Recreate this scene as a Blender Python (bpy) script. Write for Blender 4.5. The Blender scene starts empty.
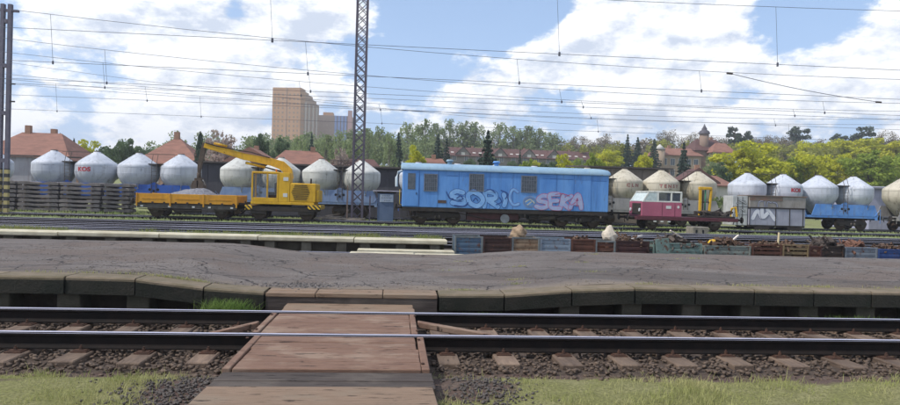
import bpy, bmesh, math, random
import numpy as np
from mathutils import Vector, Matrix
random.seed(7)
RNG = np.random.default_rng(11)
R_ = math.radians
sc = bpy.context.scene
COL = sc.collection

# ------------------------------------------------------------------ camera
cam_d = bpy.data.cameras.new('camera'); cam = bpy.data.objects.new('camera', cam_d); COL.objects.link(cam)
cam_d.sensor_width = 36; cam_d.lens = 26.0; cam_d.clip_end = 5000; cam_d.clip_start = .1
_m = Matrix.Rotation(-.085, 3, 'Z') @ Matrix.Rotation(math.pi/2 - .01, 3, 'X') @ Matrix.Rotation(.0285, 3, 'Z')
cam.matrix_world = Matrix.Translation((0, 0, 1.72)) @ _m.to_4x4()
sc.camera = cam

# ------------------------------------------------------------------ sky, sun, exposure
SUN_AZ = Vector((-.80, -.22)); SUN_EL = 50
sundir = Vector((SUN_AZ.x, SUN_AZ.y, 0)).normalized() * math.cos(R_(SUN_EL)) + Vector((0, 0, math.sin(R_(SUN_EL))))
w = bpy.data.worlds.new('World'); sc.world = w; w.use_nodes = True
nt = w.node_tree; nt.nodes.clear()
def N(t, **k):
    n = nt.nodes.new(t)
    for a, b in k.items(): setattr(n, a, b)
    return n
def LK(a, b): nt.links.new(a, b)
def MA(op, a, b=None, c=None, clamp=False):
    n = N('ShaderNodeMath', operation=op, use_clamp=clamp)
    for i, q in enumerate((a, b, c)):
        if q is None: continue
        if isinstance(q, (int, float)): n.inputs[i].default_value = q
        else: LK(q, n.inputs[i])
    return n.outputs[0]
def VM(op, a, b=None):
    n = N('ShaderNodeVectorMath', operation=op)
    for i, q in enumerate((a, b)):
        if q is None: continue
        if isinstance(q, tuple): n.inputs[i].default_value = q
        else: LK(q, n.inputs[i])
    return n
out = N('ShaderNodeOutputWorld'); bg = N('ShaderNodeBackground'); LK(bg.outputs[0], out.inputs[0])
sky = N('ShaderNodeTexSky', sky_type='NISHITA'); sky.sun_disc = False
sky.sun_elevation = R_(SUN_EL); sky.sun_rotation = math.atan2(sundir.x, sundir.y); sky.altitude = 250; sky.dust_density = 1.6; sky.air_density = 1.0; sky.ozone_density = 1.6
tc = N('ShaderNodeTexCoord')
dirv = VM('NORMALIZE', tc.outputs['Generated']).outputs[0]
st = VM('MULTIPLY', dirv, (1, 1, 1.9)).outputs[0]
def noise(vec, scale, detail=10, rough=.55, dist=0.0):
    n = N('ShaderNodeTexNoise'); n.inputs['Scale'].default_value = scale; n.inputs['Detail'].default_value = detail
    n.inputs['Roughness'].default_value = rough; n.inputs['Distortion'].default_value = dist; LK(vec, n.inputs['Vector']); return n.outputs['Fac']
off = VM('ADD', st, (3.1, 1.7, 5.3)).outputs[0]
base = MA('ADD', MA('MULTIPLY', noise(off, 3.2, 3, .5), .55), MA('MULTIPLY', noise(off, 9.0, 12, .62), .66))
offs = VM('ADD', off, (-.018, -.006, .034)).outputs[0]
base2 = MA('ADD', MA('MULTIPLY', noise(offs, 3.2, 3, .5), .55), MA('MULTIPLY', noise(offs, 9.0, 12, .62), .66))
tot = base
# broad cumulus banks and blue gaps of that afternoon (direction, angular radius, weight)
for (x, y, z, r, s) in [(-.24,.953,.185,.2,.16),(-.101,.961,.258,.1,.12),(-.434,.876,.211,.14,.13),(.238,.949,.206,.12,.14),(.342,.905,.252,.15,.2),(.425,.888,.174,.18,.12),(.589,.787,.183,.16,.17),(.126,.984,.125,.16,.08),(-.376,.922,.088,.2,.09),(.038,.971,.234,.12,-.22),(.176,.946,.273,.1,-.2),(-.374,.913,.164,.07,-.13),(.524,.815,.247,.09,-.22),(-.231,.937,.261,.04,-.14),(.243,.96,.141,.06,-.08),(.411,.891,.194,.05,-.05)]:
    dd = N('ShaderNodeVectorMath', operation='DISTANCE'); LK(dirv, dd.inputs[0]); dd.inputs[1].default_value = (x, y, z)
    mr = N('ShaderNodeMapRange', interpolation_type='SMOOTHSTEP'); LK(dd.outputs['Value'], mr.inputs[0])
    mr.inputs[1].default_value = 0; mr.inputs[2].default_value = r; mr.inputs[3].default_value = s; mr.inputs[4].default_value = 0
    tot = MA('ADD', tot, mr.outputs[0])
cov = N('ShaderNodeMapRange', interpolation_type='SMOOTHSTEP'); LK(tot, cov.inputs[0])
cov.inputs[1].default_value = .585; cov.inputs[2].default_value = .675
shade = N('ShaderNodeMapRange'); LK(MA('SUBTRACT', base, base2), shade.inputs[0])
shade.inputs[1].default_value = -.085; shade.inputs[2].default_value = .03
ccol = N('ShaderNodeMix', data_type='RGBA'); LK(shade.outputs[0], ccol.inputs['Factor'])
ccol.inputs['A'].default_value = (4.1, 4.6, 5.5, 1); ccol.inputs['B'].default_value = (7.3, 7.4, 7.6, 1)
# thin high veil whitening the blue, strongest low down
sepz = N('ShaderNodeSeparateXYZ'); LK(dirv, sepz.inputs[0])
veil = N('ShaderNodeMapRange', interpolation_type='SMOOTHSTEP'); LK(sepz.outputs[2], veil.inputs[0])
veil.inputs[1].default_value = 0; veil.inputs[2].default_value = .45; veil.inputs[3].default_value = .78; veil.inputs[4].default_value = .30
skm = N('ShaderNodeMix', data_type='RGBA'); LK(veil.outputs[0], skm.inputs['Factor']); LK(sky.outputs[0], skm.inputs['A']); skm.inputs['B'].default_value = (2.9, 4.2, 6.5, 1)
cm = N('ShaderNodeMix', data_type='RGBA'); LK(cov.outputs[0], cm.inputs['Factor']); LK(skm.outputs['Result'], cm.inputs['A']); LK(ccol.outputs['Result'], cm.inputs['B'])
LK(cm.outputs['Result'], bg.inputs[0]); bg.inputs[1].default_value = .14
sun_d = bpy.data.lights.new('sun', 'SUN'); sun_d.energy = 3.0; sun_d.angle = R_(.53); sun_d.color = (1, .955, .89)
sun = bpy.data.objects.new('sun', sun_d); COL.objects.link(sun); sun.rotation_euler = sundir.to_track_quat('Z', 'Y').to_euler(); sun.location = (-20, -20, 40)
vs = sc.view_settings; vs.view_transform = 'Standard'; vs.look = 'None'; vs.exposure = .3; vs.gamma = 1

# ------------------------------------------------------------------ helpers
def S(h):
    h = h.lstrip('#'); return tuple(((c/12.92) if c <= .04045 else ((c+.055)/1.055)**2.4) for c in (int(h[i:i+2], 16)/255 for i in (0, 2, 4))) + (1,)
MATS = {}
def M(name, c, c2=None, scale=3., rough=.75, metal=0., bump=0., bscale=60., streak=0., streakc='#3a3128', rust=0., rustc='#5a3320', rnd=0., spec=.4, stretch=(1, 1, 1), transl=0., detail=6, coat=0.):
    if name in MATS: return MATS[name]
    m = bpy.data.materials.new(name); m.use_nodes = True; t = m.node_tree; n = t.nodes; p = n['Principled BSDF']
    def mk(ty, **k):
        q = n.new(ty)
        for a, b in k.items(): setattr(q, a, b)
        return q
    co = mk('ShaderNodeTexCoord').outputs['Object']
    oi = mk('ShaderNodeObjectInfo')
    def offv(sx, sy, sz):
        mp = mk('ShaderNodeVectorMath', operation='MULTIPLY_ADD'); t.links.new(co, mp.inputs[0]); mp.inputs[1].default_value = (sx, sy, sz)
        sc_ = mk('ShaderNodeVectorMath', operation='SCALE'); sc_.inputs[0].default_value = (37, 19, 53); t.links.new(oi.outputs['Random'], sc_.inputs['Scale'])
        t.links.new(sc_.outputs[0], mp.inputs[2]); return mp.outputs[0]
    def nz(vec, s, d=detail, r=.6):
        q = mk('ShaderNodeTexNoise'); q.inputs['Scale'].default_value = s; q.inputs['Detail'].default_value = d; q.inputs['Roughness'].default_value = r; t.links.new(vec, q.inputs['Vector']); return q.outputs['Fac']
    def ramp(f, a, b, v0=0., v1=1.):
        q = mk('ShaderNodeMapRange', interpolation_type='SMOOTHSTEP'); t.links.new(f, q.inputs[0])
        q.inputs[1].default_value = a; q.inputs[2].default_value = b; q.inputs[3].default_value = v0; q.inputs[4].default_value = v1; return q.outputs[0]
    def mix(f, A, B):
        q = mk('ShaderNodeMix', data_type='RGBA'); 
        if isinstance(f, float): q.inputs['Factor'].default_value = f
        else: t.links.new(f, q.inputs['Factor'])
        for s_, v in (('A', A), ('B', B)):
            if isinstance(v, tuple): q.inputs[s_].default_value = v
            else: t.links.new(v, q.inputs[s_])
        return q.outputs['Result']
    col = S(c)
    v0 = offv(*stretch)
    if c2: col = mix(ramp(nz(v0, scale), .3, .7), col, S(c2))
    if streak: col = mix(ramp(nz(offv(5, 5, .5), 1.0, 4), .48, .78, 0, streak), col, S(streakc))
    if rust: col = mix(ramp(nz(v0, scale*2.3, 8, .65), .62-.1*rust, .74-.1*rust), col, S(rustc))
    if rnd:
        h = mk('ShaderNodeHueSaturation'); q = mk('ShaderNodeMapRange'); t.links.new(oi.outputs['Random'], q.inputs[0]); q.inputs[3].default_value = 1-rnd; q.inputs[4].default_value = 1+rnd
        t.links.new(q.outputs[0], h.inputs['Value'])
        if isinstance(col, tuple): h.inputs['Color'].default_value = col
        else: t.links.new(col, h.inputs['Color'])
        col = h.outputs[0]
    if isinstance(col, tuple): p.inputs['Base Color'].default_value = col
    else: t.links.new(col, p.inputs['Base Color'])
    p.inputs['Roughness'].default_value = rough; p.inputs['Metallic'].default_value = metal; p.inputs['Specular IOR Level'].default_value = spec
    p.inputs['Coat Weight'].default_value = coat
    if bump:
        b = mk('ShaderNodeBump'); b.inputs['Strength'].default_value = bump; b.inputs['Distance'].default_value = .02
        t.links.new(nz(v0, bscale, 6), b.inputs['Height']); t.links.new(b.outputs[0], p.inputs['Normal'])
    if transl:
        tr = mk('ShaderNodeBsdfTranslucent'); ms = mk('ShaderNodeMixShader'); ms.inputs[0].default_value = transl
        if isinstance(col, tuple): tr.inputs[0].default_value = col
        else: t.links.new(col, tr.inputs[0])
        t.links.new(p.outputs[0], ms.inputs[1]); t.links.new(tr.outputs[0], ms.inputs[2]); t.links.new(ms.outputs[0], n['Material Output'].inputs[0])
    MATS[name] = m; return m

class MB:
    def __init__(s): s.v = []; s.f = []; s.smooth = []
    def add(s, vs_, fs, sm=False):
        o = len(s.v); s.v += [tuple(p) for p in vs_]; s.f += [tuple(i+o for i in q) for q in fs]; s.smooth += [sm]*len(fs); return s
    def box(s, x0, x1, y0, y1, z0, z1, rot=None, piv=None):
        c = [Vector((x, y, z)) for z in (z0, z1) for y in (y0, y1) for x in (x0, x1)]
        if rot is not None:
            pv = Vector(piv) if piv else Vector(((x0+x1)/2, (y0+y1)/2, (z0+z1)/2)); c = [pv + rot @ (q-pv) for q in c]
        return s.add(c, [(0,2,3,1),(4,5,7,6),(0,1,5,4),(2,6,7,3),(0,4,6,2),(1,3,7,5)])
    def cyl(s, p0, p1, r0, r1=None, n=12, caps=True):
        r1 = r0 if r1 is None else r1; p0 = Vector(p0); p1 = Vector(p1); d = (p1-p0)
        if d.length < 1e-6: return s
        q = d.to_track_quat('Z', 'Y').to_matrix(); vs_ = []
        for p, r in ((p0, r0), (p1, r1)):
            for i in range(n):
                a = 2*math.pi*i/n; vs_.append(p + q @ Vector((r*math.cos(a), r*math.sin(a), 0)))
        s.add(vs_, [(i, (i+1) % n, n+(i+1) % n, n+i) for i in range(n)], n > 6)
        if caps: s.add(vs_, [tuple(range(n-1, -1, -1)), tuple(range(n, 2*n))])
        return s
    def tube(s, pts, r, n=6, r1=None):
        pts = [Vector(p) for p in pts]; m = len(pts); vs_ = []; r1 = r if r1 is None else r1
        for k, p in enumerate(pts):
            d = (pts[min(k+1, m-1)] - pts[max(k-1, 0)]).normalized(); u = d.orthogonal().normalized() if abs(d.z) > .95 else d.cross(Vector((0, 0, 1))).normalized(); v = d.cross(u)
            rr = r + (r1-r)*k/max(1, m-1)
            for i in range(n):
                a = 2*math.pi*i/n; vs_.append(p + (u*math.cos(a) + v*math.sin(a))*rr)
        fs = [(k*n+i, k*n+(i+1) % n, (k+1)*n+(i+1) % n, (k+1)*n+i) for k in range(m-1) for i in range(n)]
        return s.add(vs_, fs, n > 4).add([], [])
    def lathe(s, prof, n=32, c=(0, 0, 0)):
        vs_ = [(c[0]+r*math.cos(2*math.pi*i/n), c[1]+r*math.sin(2*math.pi*i/n), c[2]+z) for r, z in prof for i in range(n)]
        m = len(prof)
        return s.add(vs_, [(k*n+i, k*n+(i+1) % n, (k+1)*n+(i+1) % n, (k+1)*n+i) for k in range(m-1) for i in range(n)], True)
    def prism(s, poly, a0, a1, axis='y'):
        n = len(poly)
        def P(u, v, a): return {'y': (u, a, v), 'x': (a, u, v), 'z': (u, v, a)}[axis]
        vs_ = [P(u, v, a0) for u, v in poly] + [P(u, v, a1) for u, v in poly]
        return s.add(vs_, [(i, (i+1) % n, n+(i+1) % n, n+i) for i in range(n)] + [tuple(range(n-1, -1, -1)), tuple(range(n, 2*n))])
    def mesh(s, name, mat, bevel=0.):
        me = bpy.data.meshes.new(name); bm = bmesh.new()
        vv = [bm.verts.new(p) for p in s.v]
        for q, sm in zip(s.f, s.smooth):
            try: fc = bm.faces.new([vv[i] for i in q]); fc.smooth = sm
            except ValueError: pass
        bmesh.ops.remove_doubles(bm, verts=bm.verts, dist=1e-5)
        bmesh.ops.recalc_face_normals(bm, faces=bm.faces)
        if bevel:
            es = [e for e in bm.edges if len(e.link_faces) == 2 and e.calc_face_angle(0) > .7]
            bmesh.ops.bevel(bm, geom=es, offset=bevel, segments=1, affect='EDGES', clamp_overlap=True)
        bm.to_mesh(me); bm.free()
        if mat: me.materials.append(mat)
        return me
    def build(s, name, mat, parent=None, bevel=0., loc=None):
        o = bpy.data.objects.new(name, s.mesh(name, mat, bevel)); COL.objects.link(o); o.parent = parent
        if loc: o.location = loc
        return o
def B(*a, **k): return MB().box(*a, **k)
def tag(o, label=None, cat=None, group=None, kind=None):
    if label: o['label'] = label
    if cat: o['category'] = cat
    if group: o['group'] = group
    if kind: o['kind'] = kind
    return o
def thing(name, label, cat, loc=(0, 0, 0), rz=0., group=None):
    o = bpy.data.objects.new(name, None); COL.objects.link(o); o.location = loc; o.rotation_euler = (0, 0, rz); o.empty_display_size = .3
    return tag(o, label, cat, group)
def inst(src_mesh, name, loc=(0, 0, 0), rz=0., parent=None, scale=None, rot=None):
    o = bpy.data.objects.new(name, src_mesh); COL.objects.link(o); o.location = loc; o.rotation_euler = rot if rot else (0, 0, rz); o.parent = parent
    if scale: o.scale = scale
    return o
def copy_tree(o, parent=None):
    c = o.copy(); COL.objects.link(c); c.parent = parent
    for ch in list(o.children): copy_tree(ch, c)
    return c
def setmat(o, m):
    o.material_slots[0].link = 'OBJECT'; o.material_slots[0].material = m
def mesh_np(name, V, F, mat, smooth=False):
    V = np.asarray(V, np.float32); F = np.asarray(F, np.int32); k = F.shape[1]
    me = bpy.data.meshes.new(name); me.vertices.add(len(V)); me.vertices.foreach_set('co', V.ravel())
    me.loops.add(F.size); me.loops.foreach_set('vertex_index', F.ravel()); me.polygons.add(len(F))
    me.polygons.foreach_set('loop_start', np.arange(0, F.size, k, dtype=np.int32)); me.polygons.foreach_set('loop_total', np.full(len(F), k, np.int32))
    me.update(calc_edges=True); me.validate()
    if mat: me.materials.append(mat)
    return me
def leaf_cloud(P, size, flat=.5):
    """quads of given size, randomly turned, at points P"""
    n = len(P); a = RNG.normal(size=(n, 3)); a[:, 2] *= flat; a /= np.linalg.norm(a, axis=1)[:, None]
    b = RNG.normal(size=(n, 3)); b -= (a*b).sum(1)[:, None]*a; b /= np.linalg.norm(b, axis=1)[:, None]
    s = (size*RNG.uniform(.6, 1.3, n))[:, None]; a = a*s*.62; b = b*s
    V = np.stack([P-a*.6-b*.5, P+a*.6-b*.3, P+a*.7+b*.5, P-a*.5+b*.6], 1).reshape(-1, 3)
    return V, np.arange(4*n).reshape(n, 4)
def smooth(a, b, x):
    t = np.clip((np.asarray(x, float)-a)/(b-a), 0, 1); return t*t*(3-2*t)
def vnoise(x, y, s, seed=0):
    x = np.asarray(x, float)*s; y = np.asarray(y, float)*s; xi = np.floor(x).astype(int); yi = np.floor(y).astype(int); fx = x-xi; fy = y-yi
    def h(a, b):
        q = np.sin(a*127.1+b*311.7+seed*74.7)*43758.5453; return q-np.floor(q)
    u = fx*fx*(3-2*fx); v = fy*fy*(3-2*fy)
    return (h(xi, yi)*(1-u)+h(xi+1, yi)*u)*(1-v)+(h(xi, yi+1)*(1-u)+h(xi+1, yi+1)*u)*v
def fbm(x, y, s, seed=0): return vnoise(x, y, s, seed)*.55+vnoise(x, y, s*2.1, seed+3)*.28+vnoise(x, y, s*4.3, seed+5)*.17

# ------------------------------------------------------------------ ground
def plat_h(x):   # top of the platform between the tracks, lowered at the crossing
    x = np.asarray(x, float)
    return .145 + .185*(1-smooth(-4.3, -2.1, x)) + .16*smooth(1.3, 3.9, x)
def gz(x, y):
    x = np.asarray(x, float); y = np.asarray(y, float)
    z = -.29 + .12*(1-smooth(6.4, 7.3, y)) - .11*smooth(10.5, 12, y) + 0*x
    z = z + (fbm(x, y, .9)-.5)*.05
    z = z + .28*smooth(-17.2, -19.5, x)*smooth(44.9, 46.6, y)*(1-smooth(50, 53, y))*0.9
    a = x/np.maximum(y, 30)
    amp = 8 + 5.5*smooth(-.30, -.02, a) + 4.5*smooth(.2, .6, a)
    z = z + smooth(72, 270, y)*amp + smooth(270, 600, y)*amp*.35
    return z
xs = np.concatenate([[-900,-700,-550], np.arange(-400, -40, 18), np.arange(-40, -9, 1.), np.arange(-9, 14, .2), np.arange(14, 50, 1.), np.arange(50, 420, 18), [550, 700, 900]])
ys = np.concatenate([[-150,-60,-15], np.arange(-5, 3, 1.), np.arange(3, 11, .2), np.arange(11, 60, .7), np.arange(60, 300, 9), [330, 380, 450, 600, 900, 1200]])
GX, GY = np.meshgrid(xs, ys); GZ = gz(GX, GY)
nx, ny = len(xs), len(ys); I = np.arange(nx*ny).reshape(ny, nx)
F = np.stack([I[:-1, :-1], I[:-1, 1:], I[1:, 1:], I[1:, :-1]], -1).reshape(-1, 4)
gm = mesh_np('ground', np.stack([GX, GY, GZ], -1).reshape(-1, 3), F, None)
def grassiness(x, y):
    x = np.asarray(x, float); y = np.asarray(y, float)
    n = fbm(x, y, 1.1, 2)
    near = (1-smooth(6.75, 7.3, y + (n-.5)*1.5))*(.3+.9*smooth(.28, .5, n))
    # bare dark gravel to both sides of the crossing
    near = near*(1-.9*smooth(1.3, .5, np.hypot((x+1.85)/.55, (y-6.3)/.8)))*(1-.85*smooth(1.2, .5, np.hypot((x-.75)/.55, (y-6.35)/.6)))
    yard = smooth(39.2, 40.6, y + (fbm(x, y, .25, 9)-.5)*2)*(.5+.6*smooth(.35, .6, n))
    mid = smooth(21.5, 22.5, y)*(1-smooth(24, 25, y))*.7 + smooth(37.8, 38.6, y)*(1-smooth(39.4, 40.5, y))*.35
    return np.clip(near + yard + mid, 0, 1)
ca = gm.color_attributes.new('grass', 'FLOAT_COLOR', 'POINT')
g_ = grassiness(GX, GY).ravel(); cols = np.ones((len(g_), 4), np.float32); cols[:, 0] = g_; cols[:, 1] = smooth(36, 39, GY).ravel(); ca.data.foreach_set('color', cols.ravel())
def ground_mat():
    m = bpy.data.materials.new('ground'); m.use_nodes = True; t = m.node_tree; n = t.nodes; p = n['Principled BSDF']
    def mk(ty, **k):
        q = n.new(ty)
        for a, b in k.items(): setattr(q, a, b)
        return q
    co = mk('ShaderNodeTexCoord').outputs['Object']; at = mk('ShaderNodeVertexColor', layer_name='grass')
    sp = mk('ShaderNodeSeparateColor'); t.links.new(at.outputs[0], sp.inputs[0])
    def nz(s, d=8, r=.65):
        q = mk('ShaderNodeTexNoise'); q.inputs['Scale'].default_value = s; q.inputs['Detail'].default_value = d; q.inputs['Roughness'].default_value = r; t.links.new(co, q.inputs['Vector']); return q.outputs['Fac']
    def rp(f, a, b):
        q = mk('ShaderNodeMapRange', interpolation_type='SMOOTHSTEP'); t.links.new(f, q.inputs[0]); q.inputs[1].default_value = a; q.inputs[2].default_value = b; return q.outputs[0]
    def mix(f, A, B):
        q = mk('ShaderNodeMix', data_type='RGBA'); t.links.new(f, q.inputs['Factor'])
        for s_, v in (('A', A), ('B', B)):
            if isinstance(v, tuple): q.inputs[s_].default_value = v
            else: t.links.new(v, q.inputs[s_])
        return q.outputs['Result']
    dirt = mix(rp(nz(1.3), .35, .65), S('#5a4740'), S('#6f6055'))
    dirt = mix(rp(nz(40), .4, .65), dirt, S('#4a3d38'))
    far = mix(rp(nz(.8), .35, .65), S('#6b6350'), S('#8a8468'))
    dirt = mix(sp.outputs[1], dirt, far)
    gn = mix(rp(nz(2.2), .35, .65), S('#7d7d4c'), S('#8f8a62')); gf = mix(rp(nz(.9), .35, .65), S('#7e8a55'), S('#9a9c70')); grass = mix(sp.outputs[1], gn, gf)
    grass = mix(rp(nz(30), .4, .62), grass, S('#666540'))
    add = mk('ShaderNodeMath', operation='ADD'); t.links.new(sp.outputs[0], add.inputs[0]); sub = mk('ShaderNodeMath', operation='MULTIPLY_ADD'); t.links.new(nz(7), sub.inputs[0]); sub.inputs[1].default_value = .8; sub.inputs[2].default_value = -.4
    t.links.new(sub.outputs[0], add.inputs[1])
    t.links.new(mix(rp(add.outputs[0], .25, .7), dirt, grass), p.inputs['Base Color'])
    p.inputs['Roughness'].default_value = .95; p.inputs['Specular IOR Level'].default_value = .2
    b = mk('ShaderNodeBump'); b.inputs['Strength'].default_value = .8; b.inputs['Distance'].default_value = .03; t.links.new(nz(45, 6), b.inputs['Height']); t.links.new(b.outputs[0], p.inputs['Normal'])
    return m
gm.materials.append(ground_mat())
go = bpy.data.objects.new('ground', gm); COL.objects.link(go); tag(go, kind='structure')

# ------------------------------------------------------------------ railway tracks
m_rail = M('rail rust', '#211a17', '#161312', 6, .85, .0, .3, 60, spec=.2)
m_head = M('rail head', '#e6e3ee', '#d4cfda', 20, .42, .9, spec=.6, stretch=(.1, 4, 1))
m_sleep = M('sleeper', '#5c4d43', '#7d6a5a', 7, .9, bump=.9, bscale=30, rust=.25, rustc='#3a2f29', rnd=.22, stretch=(1, .25, 1))
m_sleepdark = M('sleeper dark', '#2c2522', '#3b322c', 3, .95, bump=.4)
m_clip = M('clip', '#3a2a22', '#54392b', 30, .8)
m_ballast = M('ballast', '#43372f', '#54473d', 18, .95, bump=1., bscale=60, rnd=.1)
m_ballast2 = M('yard ballast', '#433b38', '#5d5450', 3, .95, bump=1., bscale=25)
RP = [(-.0625,0),(.0625,0),(.0625,.012),(.02,.026),(.009,.04),(.009,.105),(.034,.118),(.036,.146),(.03,.15),(-.03,.15),(-.036,.146),(-.034,.118),(-.009,.105),(-.009,.04),(-.02,.026),(-.0625,.012)]
def rail(path, z, parent, hs_=1.):
    """path: list of (x, y); z of the rail head"""
    mb = MB(); n = len(RP)
    vs_ = [(x, y+u, z+(v-.15)*hs_) for x, y in path for u, v in RP]
    mb.add(vs_, [(k*n+i, k*n+(i+1) % n, (k+1)*n+(i+1) % n, (k+1)*n+i) for k in range(len(path)-1) for i in range(n)])
    mb.add(vs_, [tuple(range(n)), tuple(range((len(path)-1)*n, len(path)*n))])
    r = mb.build('rail', m_rail, parent)
    hs = [(x, y+u, z+v) for x, y in path for u, v in ((-.0365, -.014), (-.033, -.004), (-.02, .003), (0, .0045), (.02, .003), (.033, -.004), (.0365, -.014))]
    h = MB().add(hs, [(k*7+i, k*7+i+1, k*7+8+i, k*7+7+i) for k in range(len(path)-1) for i in range(6)], True).build('running_surface', m_head, r)
    return r
def bed(name, path_c, z, half, parent, mat):
    prof = [(-half-.5, -.12), (-half, 0), (half, 0), (half+.5, -.12)]
    vs_ = [(x, y+u, z+v) for x, y in path_c for u, v in prof]
    b = MB().add(vs_, [(k*4+i, k*4+i+1, k*4+5+i, k*4+4+i) for k in range(len(path_c)-1) for i in range(3)]).build(name, mat, parent)
    return b
# first track
T1 = thing('railway_track', 'rusty main track with bright polished rail heads crossed by timber boards', 'railway track', (0, 0, 0))
YA, YB = 7.965, 9.475; YC = (YA+YB)/2
for y in (YA, YB): rail([(-60, y), (80, y)], 0, T1, 1.28)
sl = B(-.13, .13, -1.3, 1.3, -.15, 0).mesh('sleeper', m_sleep, .012)
cl = MB(); cl.box(-.09, .09, -.17, .17, -.004, .014)
for e in (-1, 1):
    yy = e*.1; cl.box(-.07, .07, yy-.045, yy+.045, .01, .024); cl.cyl((0, yy, .02), (0, yy, .055), .022, n=6); cl.cyl((0, yy, .05), (0, yy, .075), .012, n=6)
clm = cl.mesh('rail_clip', m_clip)
k = 0
for i in range(-12, 17):
    x = -.02 + i*.71
    o = inst(sl, 'sleeper', (x + random.uniform(-.02, .02), YC+random.uniform(-.04, .04), -.208+random.uniform(-.006, .0)), random.uniform(-.012, .012), T1)
    for s_ in (-1, 1): inst(clm, 'rail_clip', (0, s_*.755, 0), 0, o)
bed('ballast_bed', [(-60, YC), (80, YC)], -.272, 1.45, T1, m_ballast)
# loose ballast stones
def stones(name, P, size, mat, flat=.7):
    """each point becomes a small irregular 8-cornered stone"""
    n = len(P); c = np.array([[x, y, z] for z in (-1, 1) for y in (-1, 1) for x in (-1, 1)], float)
    V = c[None]*RNG.uniform(.45, 1., (n, 8, 3))*(size*RNG.uniform(.5, 1.4, (n, 1, 1))); V[:, :, 2] *= flat
    a = RNG.uniform(0, 6.28, n); ca_, sa = np.cos(a)[:, None], np.sin(a)[:, None]
    X = V[:, :, 0]*ca_-V[:, :, 1]*sa; Y = V[:, :, 0]*sa+V[:, :, 1]*ca_; t = RNG.uniform(-.6, .6, (n, 1)); Z = V[:, :, 2]*np.cos(t)+X*np.sin(t)
    V = np.stack([X, Y, Z], -1)+P[:, None, :]
    q = np.array([(0,2,3,1),(4,5,7,6),(0,1,5,4),(2,6,7,3),(0,4,6,2),(1,3,7,5)]); F = (q[None]+8*np.arange(n)[:, None, None]).reshape(-1, 4)
    return mesh_np(name, V.reshape(-1, 3), F, mat)
n = 17000
px = RNG.uniform(-9, 13, n); py = RNG.uniform(6.75, 10.35, n); dens = np.where(py < 7.2, smooth(6.7, 7.25, py)*.8, 1.); keep = RNG.uniform(size=n) < dens
px, py = px[keep], py[keep]; pz = np.where((py > 7.2) & (py < 10.2), -.25, gz(px, py)) + RNG.uniform(-.012, .018, len(px))
on = (np.abs(((px+.02+.355) % .71)-.355) < .128) & (py > 7.4) & (py < 10.1) & (RNG.uniform(size=len(px)) < .96); px, py, pz = px[~on], py[~on], pz[~on]
m_stone = M('stone', '#4b3f36', '#6b5b4e', 14, .9, bump=.3)
inb = ~((px > -1.75) & (px < .5) & (py < 9.95)); P = np.stack([px, py, pz], -1)[inb]
o = inst(stones('ballast_stones', P, .023, m_stone), 'ballast_stones'); tag(o, 'brown ballast stones lying between the sleepers of the main track', 'ballast', kind='stuff')
# dark grey gravel spilled beside the crossing
n = 1500; cx = np.where(RNG.uniform(size=n) < .6, -2.0, .92); px = cx+RNG.normal(size=n)*np.where(cx < 0, .26, .22); py = 6.2+RNG.normal(size=n)*.4
ok = ((px < -1.66) | (px > .44)) & (py < 7.1) & (py > 4.5); px, py = px[ok], py[ok]
o = inst(stones('spilled_gravel', np.stack([px, py, gz(px, py)+RNG.uniform(-.008, .016, len(px))], -1), .014, M('grey gravel', '#494340', '#5d5651', 9, .9)), 'spilled_gravel'); tag(o, 'dark grey gravel spilled beside the timber crossing boards', 'gravel', kind='stuff')

# grass in front of the first track and under the platform lip
def blades(P, h, wd):
    n = len(P); a = RNG.uniform(0, 6.28, n); hh = h*RNG.uniform(.45, 1.3, n); ln = RNG.normal(size=(n, 2))*hh[:, None]*.38
    u = np.stack([np.cos(a), np.sin(a), np.zeros(n)], -1)*wd*RNG.uniform(.7, 1.3, n)[:, None]
    mid = P+np.stack([ln[:, 0]*.35, ln[:, 1]*.35, hh*.6], -1); top = P+np.stack([ln[:, 0], ln[:, 1], hh], -1)
    V = np.stack([P-u, P+u, mid+u*.7, mid-u*.7, top+u*.12, top-u*.12], 1).reshape(-1, 3); b = 6*np.arange(n)[:, None]
    F = np.concatenate([b+np.array([[0, 1, 2, 3]]), b+np.array([[3, 2, 4, 5]])], 0)
    return V, F
m_grass = M('grass', '#93985a', '#b3ad7c', 1.6, .8, transl=.35, spec=.2)
n = 120000; px = RNG.uniform(-8, 11, n); py = RNG.uniform(3.8, 7.35, n); g = grassiness(px, py)
keep = (RNG.uniform(size=n) < g*.9*(.12+.88*smooth(.36, .6, fbm(px, py, 2.3, 31)))) & ((px < -1.66) | (px > .46)); px, py, g = px[keep], py[keep], g[keep]
hh = .022+.06*smooth(.35, .7, fbm(px, py, 1.7, 4))+.06*(RNG.uniform(size=len(px)) < .03)
V, F = blades(np.stack([px, py, gz(px, py)-.005], -1), hh, .0035)
o = inst(mesh_np('grass', V, F, m_grass), 'grass'); tag(o, 'short yellowish green grass growing in front of the main track', 'grass', kind='stuff')
m_grass2 = M('grass lush', '#5c7a3a', '#7f9450', 3, .8, transl=.35, spec=.2)
cl_ = [(-2.5,10.13,.17,900,.24),(-6.6,10.2,.5,260,.09),(-4.6,10.22,.6,260,.09),(7.6,10.2,.35,400,.13),(8.4,10.2,.4,260,.1),(1.35,10.2,.2,260,.1),(3.0,10.25,.6,120,.07),(-3.2,10.2,.25,160,.08),(6.3,10.2,.3,130,.08)]
PP = []; HH = []
for (cx, cy, r, c, h) in cl_:
    q = RNG.normal(size=(c, 2))*[r, .07]; PP.append(np.stack([cx+q[:, 0], cy+q[:, 1], np.full(c, -.24)], -1)); HH.append(np.full(c, h))
V, F = blades(np.concatenate(PP), np.concatenate(HH), .006)
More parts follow.
